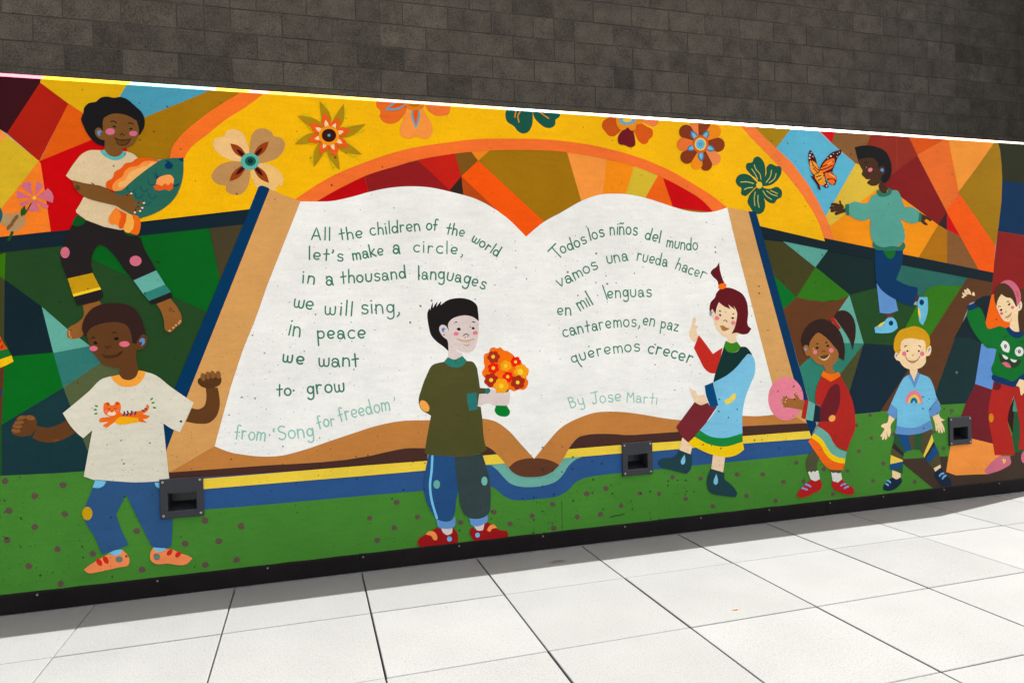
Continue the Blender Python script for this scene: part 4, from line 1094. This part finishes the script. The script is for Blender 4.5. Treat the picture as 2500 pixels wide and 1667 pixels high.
for c, s in (((26,78,126),"1140,622 1240,622 1270,774 1210,792"),((86,78,50),"1240,622 1305,622 1301,771 1268,774"),((42,92,50),"1305,622 1376,612 1356,773 1300,771"),
             ((86,78,50),"1376,612 1463,574 1468,632 1389,826 1356,773"),((240,206,80),"1467,628 1484,695 1393,850 1385,822"),((52,40,40),"1483,692 1496,722 1412,852 1399,845"),
             ((26,78,126),"1496,722 1534,800 1428,908 1411,852"),((86,78,50),"1534,800 1552,912 1475,952 1428,908"),((52,40,40),"1101,708 1196,806 1193,838 1085,756"),
             ((86,80,50),"1086,754 1193,838 1189,872 1073,822"),((240,206,80),"1072,823 1189,872 1189,884 1067,912"),((26,78,126),"1066,911 1189,884 1187,940 1067,963")): poly(c, s)
sub('shirt')
blob((120,192,216), "1245,55! 1190,95 1165,140 1073,335! 1137,387! 1128,550! 1115,600! 1300,600! 1470,550! 1455,492! 1432,395! 1514,290! 1475,150 1440,85 1400,66 1350,48! 1300,125!")
BT = (102,150,196)
poly(BT, "1073,333 1137,387 1127,482 1036,426"); blob(BT, "1514,288! 1555,380! 1530,425 1450,460! 1431,397! 1480,345"); blob(BT, "1128,546! 1220,562 1330,556 1455,488! 1473,570! 1380,610 1250,632 1113,620!")
poly(BT, "1238,62 1266,48 1298,124 1330,28 1354,50 1302,188")
def arch(rgb, cx, cy, rx, ry):
    fill(rgb, [pt(cx + rx*math.cos(math.pi*i/14), cy - ry*math.sin(math.pi*i/14)) for i in range(15)])
arch((232,132,146), 1296, 328, 83, 122); arch((236,198,84), 1296, 328, 58, 82); arch((0,112,150), 1294, 328, 35, 54); arch((120,192,216), 1294, 328, 13, 24)
sub('shoe'); blob((26,46,64), "1092,1036! 1130,1056 1168,1036! 1183,1070 1160,1110 1030,1166 1000,1155! 1000,1130 1040,1070")
for s in ("1045,1068 1060,1075 1070,1085","1030,1098 1040,1105 1050,1112"): line((126,172,214), 18, s)
sub('shoe#2'); blob((26,46,64), "1492,987! 1552,943! 1600,1010 1652,1085 1648,1116! 1560,1122! 1510,1050 1490,1005")
for s in ("1540,1022 1555,1005 1578,998","1568,1048 1578,1032 1598,1020"): line((126,172,214), 20, s)

part('painted_child', 'painted child in a green monster face jumper with pink headband')
X('N')
sub('hair')
blob((80,52,26), "2240,1190! 2290,1050 2310,960 2390,1000 2600,1150 2600,1800 2290,1700! 2270,1400!")
sub('face')
S7 = (250,216,164)
blob(S7, "2085,1025! 2170,1040 2240,1100 2262,1172! 2290,1120 2310,1104 2326,1140 2315,1200 2282,1222! 2278,1300 2295,1455! 2240,1470 2180,1440! 2188,1345! 2120,1332 2070,1262 2040,1190 2028,1160")
sub('hand')
blob(S7, "1692,1140! 1720,1166! 1786,1112! 1786,1060 1770,1002 1758,1005 1755,1052! 1710,965 1696,958 1690,968 1722,1045! 1675,975 1660,975 1662,990 1698,1060! 1655,1010 1640,1008 1642,1024 1680,1080! 1645,1048 1634,1052 1650,1085")
sub('hair')
blob((80,52,26), "2087,1025! 2045,1100 2030,1172! 2005,1070 2010,1000 2032,950 2080,902 2160,905 2230,980 2268,1100 2258,1172! 2200,1075 2140,1060")
blob((212,106,126), "2073,905! 2120,872 2170,864 2230,888 2282,950 2312,1040 2306,1110 2265,1172! 2258,1090 2225,990 2170,925 2120,900")
blob((200,96,60), "2262,980 2275,1000 2282,1060 2270,1060 2262,1020")
sub('face')
blob(INK, "2065,1212! 2085,1192 2102,1200! 2090,1220"); blob(INK, "2160,1160! 2175,1132 2195,1132! 2182,1152"); line(INK, 8, "2052,1178 2066,1163 2080,1168"); line(INK, 9, "2148,1120 2164,1106 2178,1120")
for x, y in ((2090,1247),(2216,1178)): ell((224,116,132), x, y, 19, 19)
line((110,70,40), 6, "2132,1240 2138,1225 2150,1228"); blob((206,160,110), "2130,1296! 2165,1275 2205,1240! 2195,1275 2160,1300"); line((120,76,50), 6, "2130,1296 2168,1275 2205,1240")
line(BLUE_AID, 12, "2305,1140 2292,1165 2300,1190"); line((214,110,60), 7, "2188,1345 2200,1325 2205,1300")
sub('trousers')
X('O')
blob((182,40,30), "2060,748! 2150,775! 2500,780! 2500,1420! 2295,1395! 2312,1200 2278,1000 2250,880! 2200,1050 2192,1100 2230,1270 2260,1452! 2068,1452! 2040,1280 2005,1080 2022,920")
blob((112,28,34), "2058,752! 2128,775! 2125,810 2090,832 2050,820!"); ell((214,136,20), 2035, 1097, 23, 43)
sub('jumper')
GN = (6,116,42)
blob(GN, "1812,65! 1870,33 1930,50 1960,100 1985,200 2000,240 2060,235 2110,220 2180,240! 2300,330! 2352,290! 2560,420! 2560,770! 2310,745! 2260,745 2200,735 2150,712 2050,685! 2035,630 2060,560 2085,440! 2040,430 2000,430 1950,385 1870,280 1820,180 1803,110")
blob((0,56,98), "2046,682! 2150,714 2250,745 2310,695! 2360,770! 2270,800 2150,777 2062,745 2038,715"); 
blob((0,56,98), "2170,240! 2205,225! 2240,262 2300,272 2320,262! 2350,305! 2290,335 2220,310")
X('N'); poly((0,56,98), "1686,1166 1785,1126 1812,1185 1716,1217"); X('O')
blob((232,230,218), "2122,402! 2150,360 2190,375 2212,430 2200,474! 2150,455"); ell((232,230,218), 2302, 463, 42, 46)
for x, y in ((2170,412),(2303,462)): ell((20,52,52), x, y, 13, 18); ell((232,230,218), x, y-2, 4, 6)
blob((40,68,36), "2100,470! 2140,500 2230,545 2328,540! 2290,600 2200,622 2130,572"); blob((232,230,218), "2136,490! 2165,500 2196,520! 2188,536 2155,525"); blob((232,230,218), "2215,530! 2250,540 2280,545! 2270,562 2225,552")
blob((216,112,124), "2134,572! 2170,562 2210,585 2225,618! 2180,612")
line((16,60,32), 8, "2155,322 2170,316 2182,322"); line((16,60,32), 8, "2310,372 2325,366 2335,375")
sub('sleeve_cuff'); blob((0,56,98), "2300,700! 2380,660 2500,720 2420,780 2340,770!")
sub('hand#2'); blob(S7, "2305,725! 2270,790! 2300,800 2312,855! 2320,880 2330,880! 2340,860! 2380,860 2420,790 2380,750")
X('Q')
sub('shoe'); blob((212,112,128), "2110,833! 2212,836! 2224,900 2160,950 2000,1009! 1972,978 2010,920"); blob((244,196,90), "2140,870! 2152,855 2160,868 2175,862 2174,885 2155,908!")
sub('shoe#2'); blob((212,112,128), "2360,775! 2325,815 2328,885 2352,905 2480,930! 2480,800!")

part('painted_child', 'painted child in teal jumper leaping after the butterfly')
X('E')
S8 = (76,48,26)
sub('hair')
blob((27,25,25), "583,342! 640,328 720,322 830,345 900,380 945,450 968,540 965,620 940,680 895,722! 800,650! 625,500! 600,410")
sub('face')
blob(S8, "622,472! 690,455 780,458 822,500 832,572! 848,542 885,540 900,570 890,620 858,642! 848,715! 800,742 760,744 710,718! 715,704 758,668! 700,672 680,652 655,625 665,588 640,540")
blob((72,44,28), "862,690! 890,722 925,768! 915,830! 850,815! 828,742!")
sub('hand')
blob(S8, "487,960! 470,990! 466,950 445,930 434,896 424,897 424,935! 380,922 335,932 335,946 385,955! 325,962 320,976 385,985! 330,998 332,1012 395,1010! 372,1030 376,1043 440,1032 487,1018!")
sub('hand#2')
blob(S8, "1278,1033! 1340,1065 1388,1100 1375,1113 1330,1090 1312,1106 1347,1150 1325,1154 1268,1116!")
sub('face')
ell((236,122,140), 745, 577, 25, 20, -30); blob(INK, "685,552! 700,545 716,555! 700,565"); line(INK, 12, "682,505 700,498 715,508"); ell((232,210,180), 705, 551, 4, 4)
blob(BLUE_AID, "848,580! 865,560 886,575 880,600! 862,595"); line((46,28,16), 6, "700,668 735,672 758,668")
sub('trousers')
X('N')
blob((102,150,200), "655,900! 720,985 800,1035 875,1085! 903,1215! 800,1249 693,1240!")
blob((0,58,98), "640,515! 958,515! 960,600 940,700 880,862! 1000,922 1127,950! 1122,1050 1067,1170! 960,1132 870,1087 750,1012 690,952 655,890 640,750")
blob((12,110,34), "733,522! 872,522! 865,580 825,622 790,615 750,570")
sub('ankle')
poly((100,60,40), "753,1248 848,1248 842,1300 765,1312"); sub('ankle#2'); poly((90,50,36), "1122,1032 1152,1050 1122,1110 1092,1110")
sub('jumper')
X('E')
JT = (90,162,142)
blob(JT, "812,828! 760,850 720,920 660,926 570,910 520,935! 520,1045! 590,1090 680,1105 748,1080! 745,1180 755,1290 785,1345! 870,1390 1000,1385 1082,1340! 1105,1290 1095,1200 1053,1073! 1110,1116 1180,1135 1252,1120! 1264,1020! 1190,970 1100,965! 1060,850 1030,797 962,790! 890,850!")
GC = (42,116,90)
blob(GC, "485,940! 520,930! 526,1052! 500,1050 484,1000"); blob(GC, "1256,1018! 1281,1030! 1274,1112! 1243,1121!")
blob(GC, "773,1325! 810,1362 880,1384 960,1370 1050,1372 1092,1328! 1110,1365 1100,1400 1000,1418 870,1417 790,1400 768,1370")
sub('collar'); blob(GC, "808,795! 835,783! 880,826 930,790 922,765! 960,780 967,810 920,850 880,859 820,840")
sub('shoe'); X('N'); blob((114,190,212), "630,1410! 740,1340 790,1296 850,1300 885,1350 898,1415! 850,1455 740,1475 641,1470!"); ell((0,58,98), 821, 1358, 26, 29); leaf((240,206,90), 655, 1412, 755, 1340, 30)
sub('shoe#2'); blob((114,190,212), "1145,1060! 1240,1060! 1246,1180 1225,1300 1187,1383! 1150,1350 1140,1200 1122,1140"); ell((0,58,98), 1173, 1120, 27, 33); leaf((240,206,90), 1133, 1170, 1156, 1318, 26)

part('painted_child', 'painted child cut off by the picture edge, passing a mauve flower')
X('F')
sub('hand')
blob((186,146,98), "0,480! 20,480 60,468 110,490 150,465 190,475 240,510 246,560 200,620 130,652 80,642 50,590 0,576! -150,600! -150,470!")
for x, y, a in ((85,607,-60),(112,582,-60),(133,545,-55),(156,515,-55)): ell((128,92,52), x, y, 30, 17, a)
sub('leg')
poly((96,56,32), "G:-200,760 42,768 16,1312 -150,1330"); sub('shoe'); ell((10,60,120), 4, 2190, 14, 34)
sub('sleeve'); blob((30,95,96), "-300,380! 5,418! 25,470 22,520 0,572! -300,640!")
sub('skirt')
X('G')
poly((220,86,18), "-400,380 0,468 40,545 76,592 0,612 -400,720"); poly((22,112,42), "-400,712 0,610 76,592 112,656 0,696 -400,800"); poly((255,196,12), "-400,790 0,695 112,656 132,714 60,752 0,776 -400,880")
for x, y in ((20,575),(-30,520),(5,520),(-90,560)): ell((190,44,22), x, y, 9, 22, 30)

part('painted_flower', 'mauve six petalled flower held by a hand at the picture edge')
X('F')
MV = (214,112,126)
for s in ("318,308 285,170 225,185 202,220","335,308 350,170 410,190 412,225","350,320 460,235 495,270 514,320 505,375","350,345 465,400 455,435 400,410","318,348 262,450 320,458 380,450 345,348","308,338 190,375 205,405 245,400","305,325 160,330 160,262 190,268"):
    poly(MV, s)
for x, y in ((258,210),(382,205),(480,308),(185,305),(335,435),(300,195)): ell((180,120,170), x, y, 8, 10)
ell((250,190,60), 330, 327, 18, 17)
line((30,60,24), 9, "300,378 265,440 240,480"); leaf((30,88,28), 205, 505, 240, 402, 46); leaf((40,96,30), 225, 500, 262, 435, 22); line((28,84,30), 22, "120,655 100,700 84,730")

# ---- small scars in the concrete face
part('casting_seam', 'thin vertical casting seam and scratches in the painted concrete')
X('K'); line((34,66,28), 5, "1846,950 1850,1100 1850,1225"); line((34,78,30), 11, "2312,1105 2340,1095 2420,1080 2445,1070")
X('E'); line((190,80,60), 4, "1022,230 1024,420 1026,560")
ell((150,150,140), -110, 1340, 3, 3)
X('O'); ell((120,130,124), 1705, 662, 12, 12); ell((40,46,46), 1705, 662, 5, 5)
X('F'); line((60,32,14), 8, "1492,930 1510,938 1530,952"); line((60,32,14), 8, "880,186 892,194 902,202")
X('B'); line((40,20,10), 8, "1208,1180 1218,1188 1216,1196")

# ------------------------------------------------------------------ turn the drawing into meshes
Z_TOP = H_WALL
nparts = 0
def build(name, shapes, parent, label=None):
    bm = bmesh.new(); mats = []; lut = {}
    for verts, faces, rgb in shapes:
        if rgb not in lut:
            lut[rgb] = len(mats); mats.append(paint(rgb))
        vv = [bm.verts.new(v) for v in verts]
        for f in faces:
            if len(set(f)) < 3: continue
            try: nf = bm.faces.new([vv[i] for i in f])
            except ValueError: continue
            nf.material_index = lut[rgb]
    for co, no in (((0,0,Z_TOP),(0,0,1)), ((X_END,0,0),(1,0,0)), ((X_START,0,0),(-1,0,0)), ((0,0,0.0),(0,0,-1))):
        if any((v.co - Vector(co)).dot(Vector(no)) > 0 for v in bm.verts):
            bmesh.ops.bisect_plane(bm, geom=bm.verts[:]+bm.edges[:]+bm.faces[:], plane_co=co, plane_no=no, clear_outer=True, dist=1e-7)
    if bm.verts:
        xs = [v.co.x for v in bm.verts]; zs = [v.co.z for v in bm.verts]
        hit = [r for r in OPEN if r[0] < max(xs) and r[1] > min(xs) and r[2] < max(zs) and r[3] > min(zs)]
        if hit: cut_rects(bm, hit)
    bm.normal_update()
    for f in bm.faces:
        if f.normal.y > 0: f.normal_flip()
    if not bm.faces: bm.free(); return None
    o = bm_obj(name, bm, mats, parent)
    if label: o['label'] = label
    return o

for name, label, subs in parts:
    keys = [k for k in subs if subs[k]]
    main = subs['']
    if main:
        root = build(name, main, wall, label)
    else:
        root = bpy.data.objects.new(name, None); COL.objects.link(root); root.parent = wall; root['label'] = label
    for k in keys:
        if k: build(k.split('#')[0], subs[k], root)

# chamfered top edge, the colours below it lightened to paint in sunlight
def xa(s):
    c, q = s.split(':'); x, y = q.split(',')
    return pt(float(x), float(y), c)[0]
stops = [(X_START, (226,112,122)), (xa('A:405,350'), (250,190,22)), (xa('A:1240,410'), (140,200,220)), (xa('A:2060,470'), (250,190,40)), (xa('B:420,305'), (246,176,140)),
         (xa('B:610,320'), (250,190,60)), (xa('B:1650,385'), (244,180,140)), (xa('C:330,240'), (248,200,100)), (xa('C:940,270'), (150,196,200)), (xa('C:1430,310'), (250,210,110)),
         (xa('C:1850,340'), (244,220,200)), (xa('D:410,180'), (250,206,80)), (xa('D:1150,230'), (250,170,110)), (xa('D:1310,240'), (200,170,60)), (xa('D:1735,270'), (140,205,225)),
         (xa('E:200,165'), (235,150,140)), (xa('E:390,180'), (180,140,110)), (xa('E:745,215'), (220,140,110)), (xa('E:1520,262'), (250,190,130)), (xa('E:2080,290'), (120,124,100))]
bm = bmesh.new(); mats = []
cr = random.Random(5)
for i, (x0, c) in enumerate(stops):
    x1 = stops[i+1][0] if i+1 < len(stops) else X_END
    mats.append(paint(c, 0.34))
    n = max(1, int((x1-x0)/0.02))
    for k in range(n):
        a, b = x0+(x1-x0)*k/n, x0+(x1-x0)*(k+1)/n
        f = bm.faces.new([bm.verts.new(q) for q in ((a,0,H_WALL),(b,0,H_WALL),(b,CH,T),(a,CH,T))]); f.material_index = i
bmesh.ops.remove_doubles(bm, verts=bm.verts[:], dist=1e-5)
ch = bm_obj("chamfered_edge", bm, mats, wall)
ch['label'] = "sunlit slanting top edge painted in mural colours lightened as by sun"

# ------------------------------------------------------------------ recessed wall lights
plate_m = simple("charcoal_powder_coat", (0.030, 0.031, 0.034), 0.6, spec=0.25, grain=0.08, scale=300, bump=0.1, blotch=0.06)
inner_m = simple("dark_housing", (0.035, 0.034, 0.034), 0.38, metal=0.4, grain=0.3, scale=60, bump=0.1)
steel_m = simple("screw_steel", (0.55, 0.52, 0.46), 0.35, metal=0.8, grain=0.1, bump=0.05)
lens_m = simple("dusty_lens", (0.16, 0.155, 0.15), 0.25, grain=0.25, scale=40, bump=0.1)
YP = -0.012
def disc(bm, x, y, z, r, n=14, depth=0.003):
    a = [bm.verts.new((x+r*math.cos(2*math.pi*i/n), y, z+r*math.sin(2*math.pi*i/n))) for i in range(n)]
    b = [bm.verts.new((x+r*.8*math.cos(2*math.pi*i/n), y-depth, z+r*.8*math.sin(2*math.pi*i/n))) for i in range(n)]
    bm.faces.new(b)
    for i in range(n): bm.faces.new((a[i], a[(i+1)%n], b[(i+1)%n], b[i]))
def wall_light(x, op, label):
    t = bpy.data.objects.new("recessed_wall_light", None); COL.objects.link(t)
    t.location = (x + FW_/2, 0, FZ0)
    tag(t, label, "wall light", "recessed wall lights along the mural")
    ox, oz = x + FW_/2, FZ0
    ox0, ox1, oz0, oz1 = op
    bm = bmesh.new()                                          # face plate with a square mouth
    e = 0.002
    def ring(x0, x1, z0, z1, y): return [bm.verts.new((a-ox, y, c-oz)) for a, c in ((x0,z0),(x1,z0),(x1,z1),(x0,z1))]
    r0 = ring(x, x+FW_, FZ0, FZ1, -0.0008); r1 = ring(x, x+FW_, FZ0, FZ1, YP+e); r2 = ring(x+e, x+FW_-e, FZ0+e, FZ1-e, YP)
    r3 = ring(ox0-e, ox1+e, oz0-e, oz1+e, YP); r4 = ring(ox0, ox1, oz0, oz1, YP+e); r5 = ring(ox0, ox1, oz0, oz1, 0.004)
    for A, B in ((r0,r1),(r1,r2),(r2,r3),(r3,r4),(r4,r5)):
        for i in range(4): bm.faces.new((A[i], A[(i+1)%4], B[(i+1)%4], B[i]))
    bmesh.ops.recalc_face_normals(bm, faces=bm.faces[:])
    bm_obj("face_plate", bm, plate_m, t)
    bm = bmesh.new()                                          # housing: a box sunk into the wall, floor sloping out
    f = [bm.verts.new((a-ox, 0.0045, c-oz)) for a, c in ((ox0,oz0),(ox1,oz0),(ox1,oz1),(ox0,oz1))]
    b = [bm.verts.new((a-ox, 0.085, c-oz)) for a, c in ((ox0+.004,oz0+.028),(ox1-.004,oz0+.028),(ox1-.004,oz1+.012),(ox0+.004,oz1+.012))]
    for i in range(4): bm.faces.new((f[i], f[(i+1)%4], b[(i+1)%4], b[i]))
    bm.faces.new(b)
    bm_obj("housing", bm, inner_m, t)
    bm = bmesh.new(); box(bm, ox0-ox+.012, ox1-ox-.012, 0.03, 0.07, oz1-oz-.010, oz1-oz+.001, 0, .002)
    bm_obj("lens", bm, lens_m, t)
    for sx in (x+0.014, x+FW_-0.014):
        for sz in (FZ0+0.014, FZ1-0.014):
            bm = bmesh.new(); disc(bm, sx-ox, YP+.0002, sz-oz, 0.0058)
            bm.faces.ensure_lookup_table(); mi = [steel_m, inner_m]
            n = 10
            c = bm.faces.new([bm.verts.new((sx-ox+.0022*math.cos(2*math.pi*i/n), YP-.0034, sz-oz+.0022*math.sin(2*math.pi*i/n))) for i in range(n)]); c.material_index = 1
            bmesh.ops.recalc_face_normals(bm, faces=bm.faces[:])
            bm_obj("screw", bm, mi, t)
for (x, _), op, lb in zip(FIX, OPEN, ("charcoal square wall light overlapping the blue trousers of the tiger shirt child",
                                      "charcoal square wall light across the book's yellow stripe beside a green boot",
                                      "charcoal square wall light beside the red trousers of the green jumper child")):
    wall_light(x, op, lb)

# ------------------------------------------------------------------ skirting strip at the wall foot
dull_m = simple("weathered_bolt", (0.16, 0.145, 0.13), 0.6, metal=0.3, grain=0.2, bump=0.05)
sk_m = simple("black_rubber_strip", (0.0085, 0.0066, 0.0058), 0.85, spec=0.12, grain=0.15, scale=120, bump=0.25, blotch=0.2)
lip_m = simple("sealant_bead", (0.10, 0.085, 0.07), 0.8, grain=0.3, scale=60)
sr = [-1.915, -1.43, -0.939, -0.449, 0.01, 0.509, 0.979, 1.471, 1.961, 2.431, 2.877, 3.291, 3.789, 4.27, 4.75, -2.4, -2.9, -3.4, -3.9]
segs = [(X_START, -2.41, "dark skirting strip at the far left end of the wall foot"), (-2.407, -0.0165, "dark skirting strip below the tiger shirt child"),
        (-0.0135, 2.8505, "dark skirting strip below the open book"), (2.8535, X_END, "dark skirting strip below the pink ball and the green jumper child")]
for x0, x1, lb in segs:
    bm = bmesh.new()
    n = max(2, int((x1-x0)/0.08)); top = []
    prof = [(-0.0055, 0.0), (-0.0115, 0.004), (-0.0105, 0.083), (-0.0085, 0.0905), (-0.0045, 0.0915), (-0.0045, 0.0)]
    cols = []
    for i in range(n+1):
        x = x0+(x1-x0)*i/n; w = rnd.uniform(-.0012, .0012)
        cols.append([bm.verts.new((x, y + (w*.6 if z > .05 else 0), z + (w if z > .05 else 0))) for y, z in prof])
    for i in range(n):
        for j in range(len(prof)):
            k = (j+1) % len(prof)
            bm.faces.new((cols[i][j], cols[i+1][j], cols[i+1][k], cols[i][k]))
    bm.faces.new(cols[0]); bm.faces.new(cols[-1][::-1])
    bmesh.ops.recalc_face_normals(bm, faces=bm.faces[:])
    s = bm_obj("skirting_strip", bm, sk_m)
    tag(s, lb, "skirting", "skirting strips along the wall foot", "thing")
    for q in sr:
        if x0 < q < x1:
            bm = bmesh.new(); disc(bm, q, -0.0108, 0.075, 0.0052, 10)
            bmesh.ops.recalc_face_normals(bm, faces=bm.faces[:])
            bm_obj("screw", bm, dull_m, s)

# ------------------------------------------------------------------ litter on the slabs
leaf_m = simple("dry_petal", (0.62, 0.24, 0.12), 0.7, grain=0.2, scale=90)
bm = bmesh.new()
cx, cy = 1.469, -1.075
n = 12; ringv = []
for i in range(n):
    a = 2*math.pi*i/n; r = 0.0085*(1+.25*math.cos(2*a))
    ringv.append(bm.verts.new((cx+r*1.3*math.cos(a), cy+r*.8*math.sin(a), 0.0030+0.003*math.cos(2*a)**2)))
c0 = bm.verts.new((cx, cy, 0.0032))
for i in range(n): bm.faces.new((c0, ringv[i], ringv[(i+1)%n]))
r_ = bmesh.ops.solidify(bm, geom=bm.faces[:], thickness=0.0006)
tag(bm_obj("fallen_petal", bm, leaf_m), "small dry orange petal lying on the sunny paving slabs", "petal")
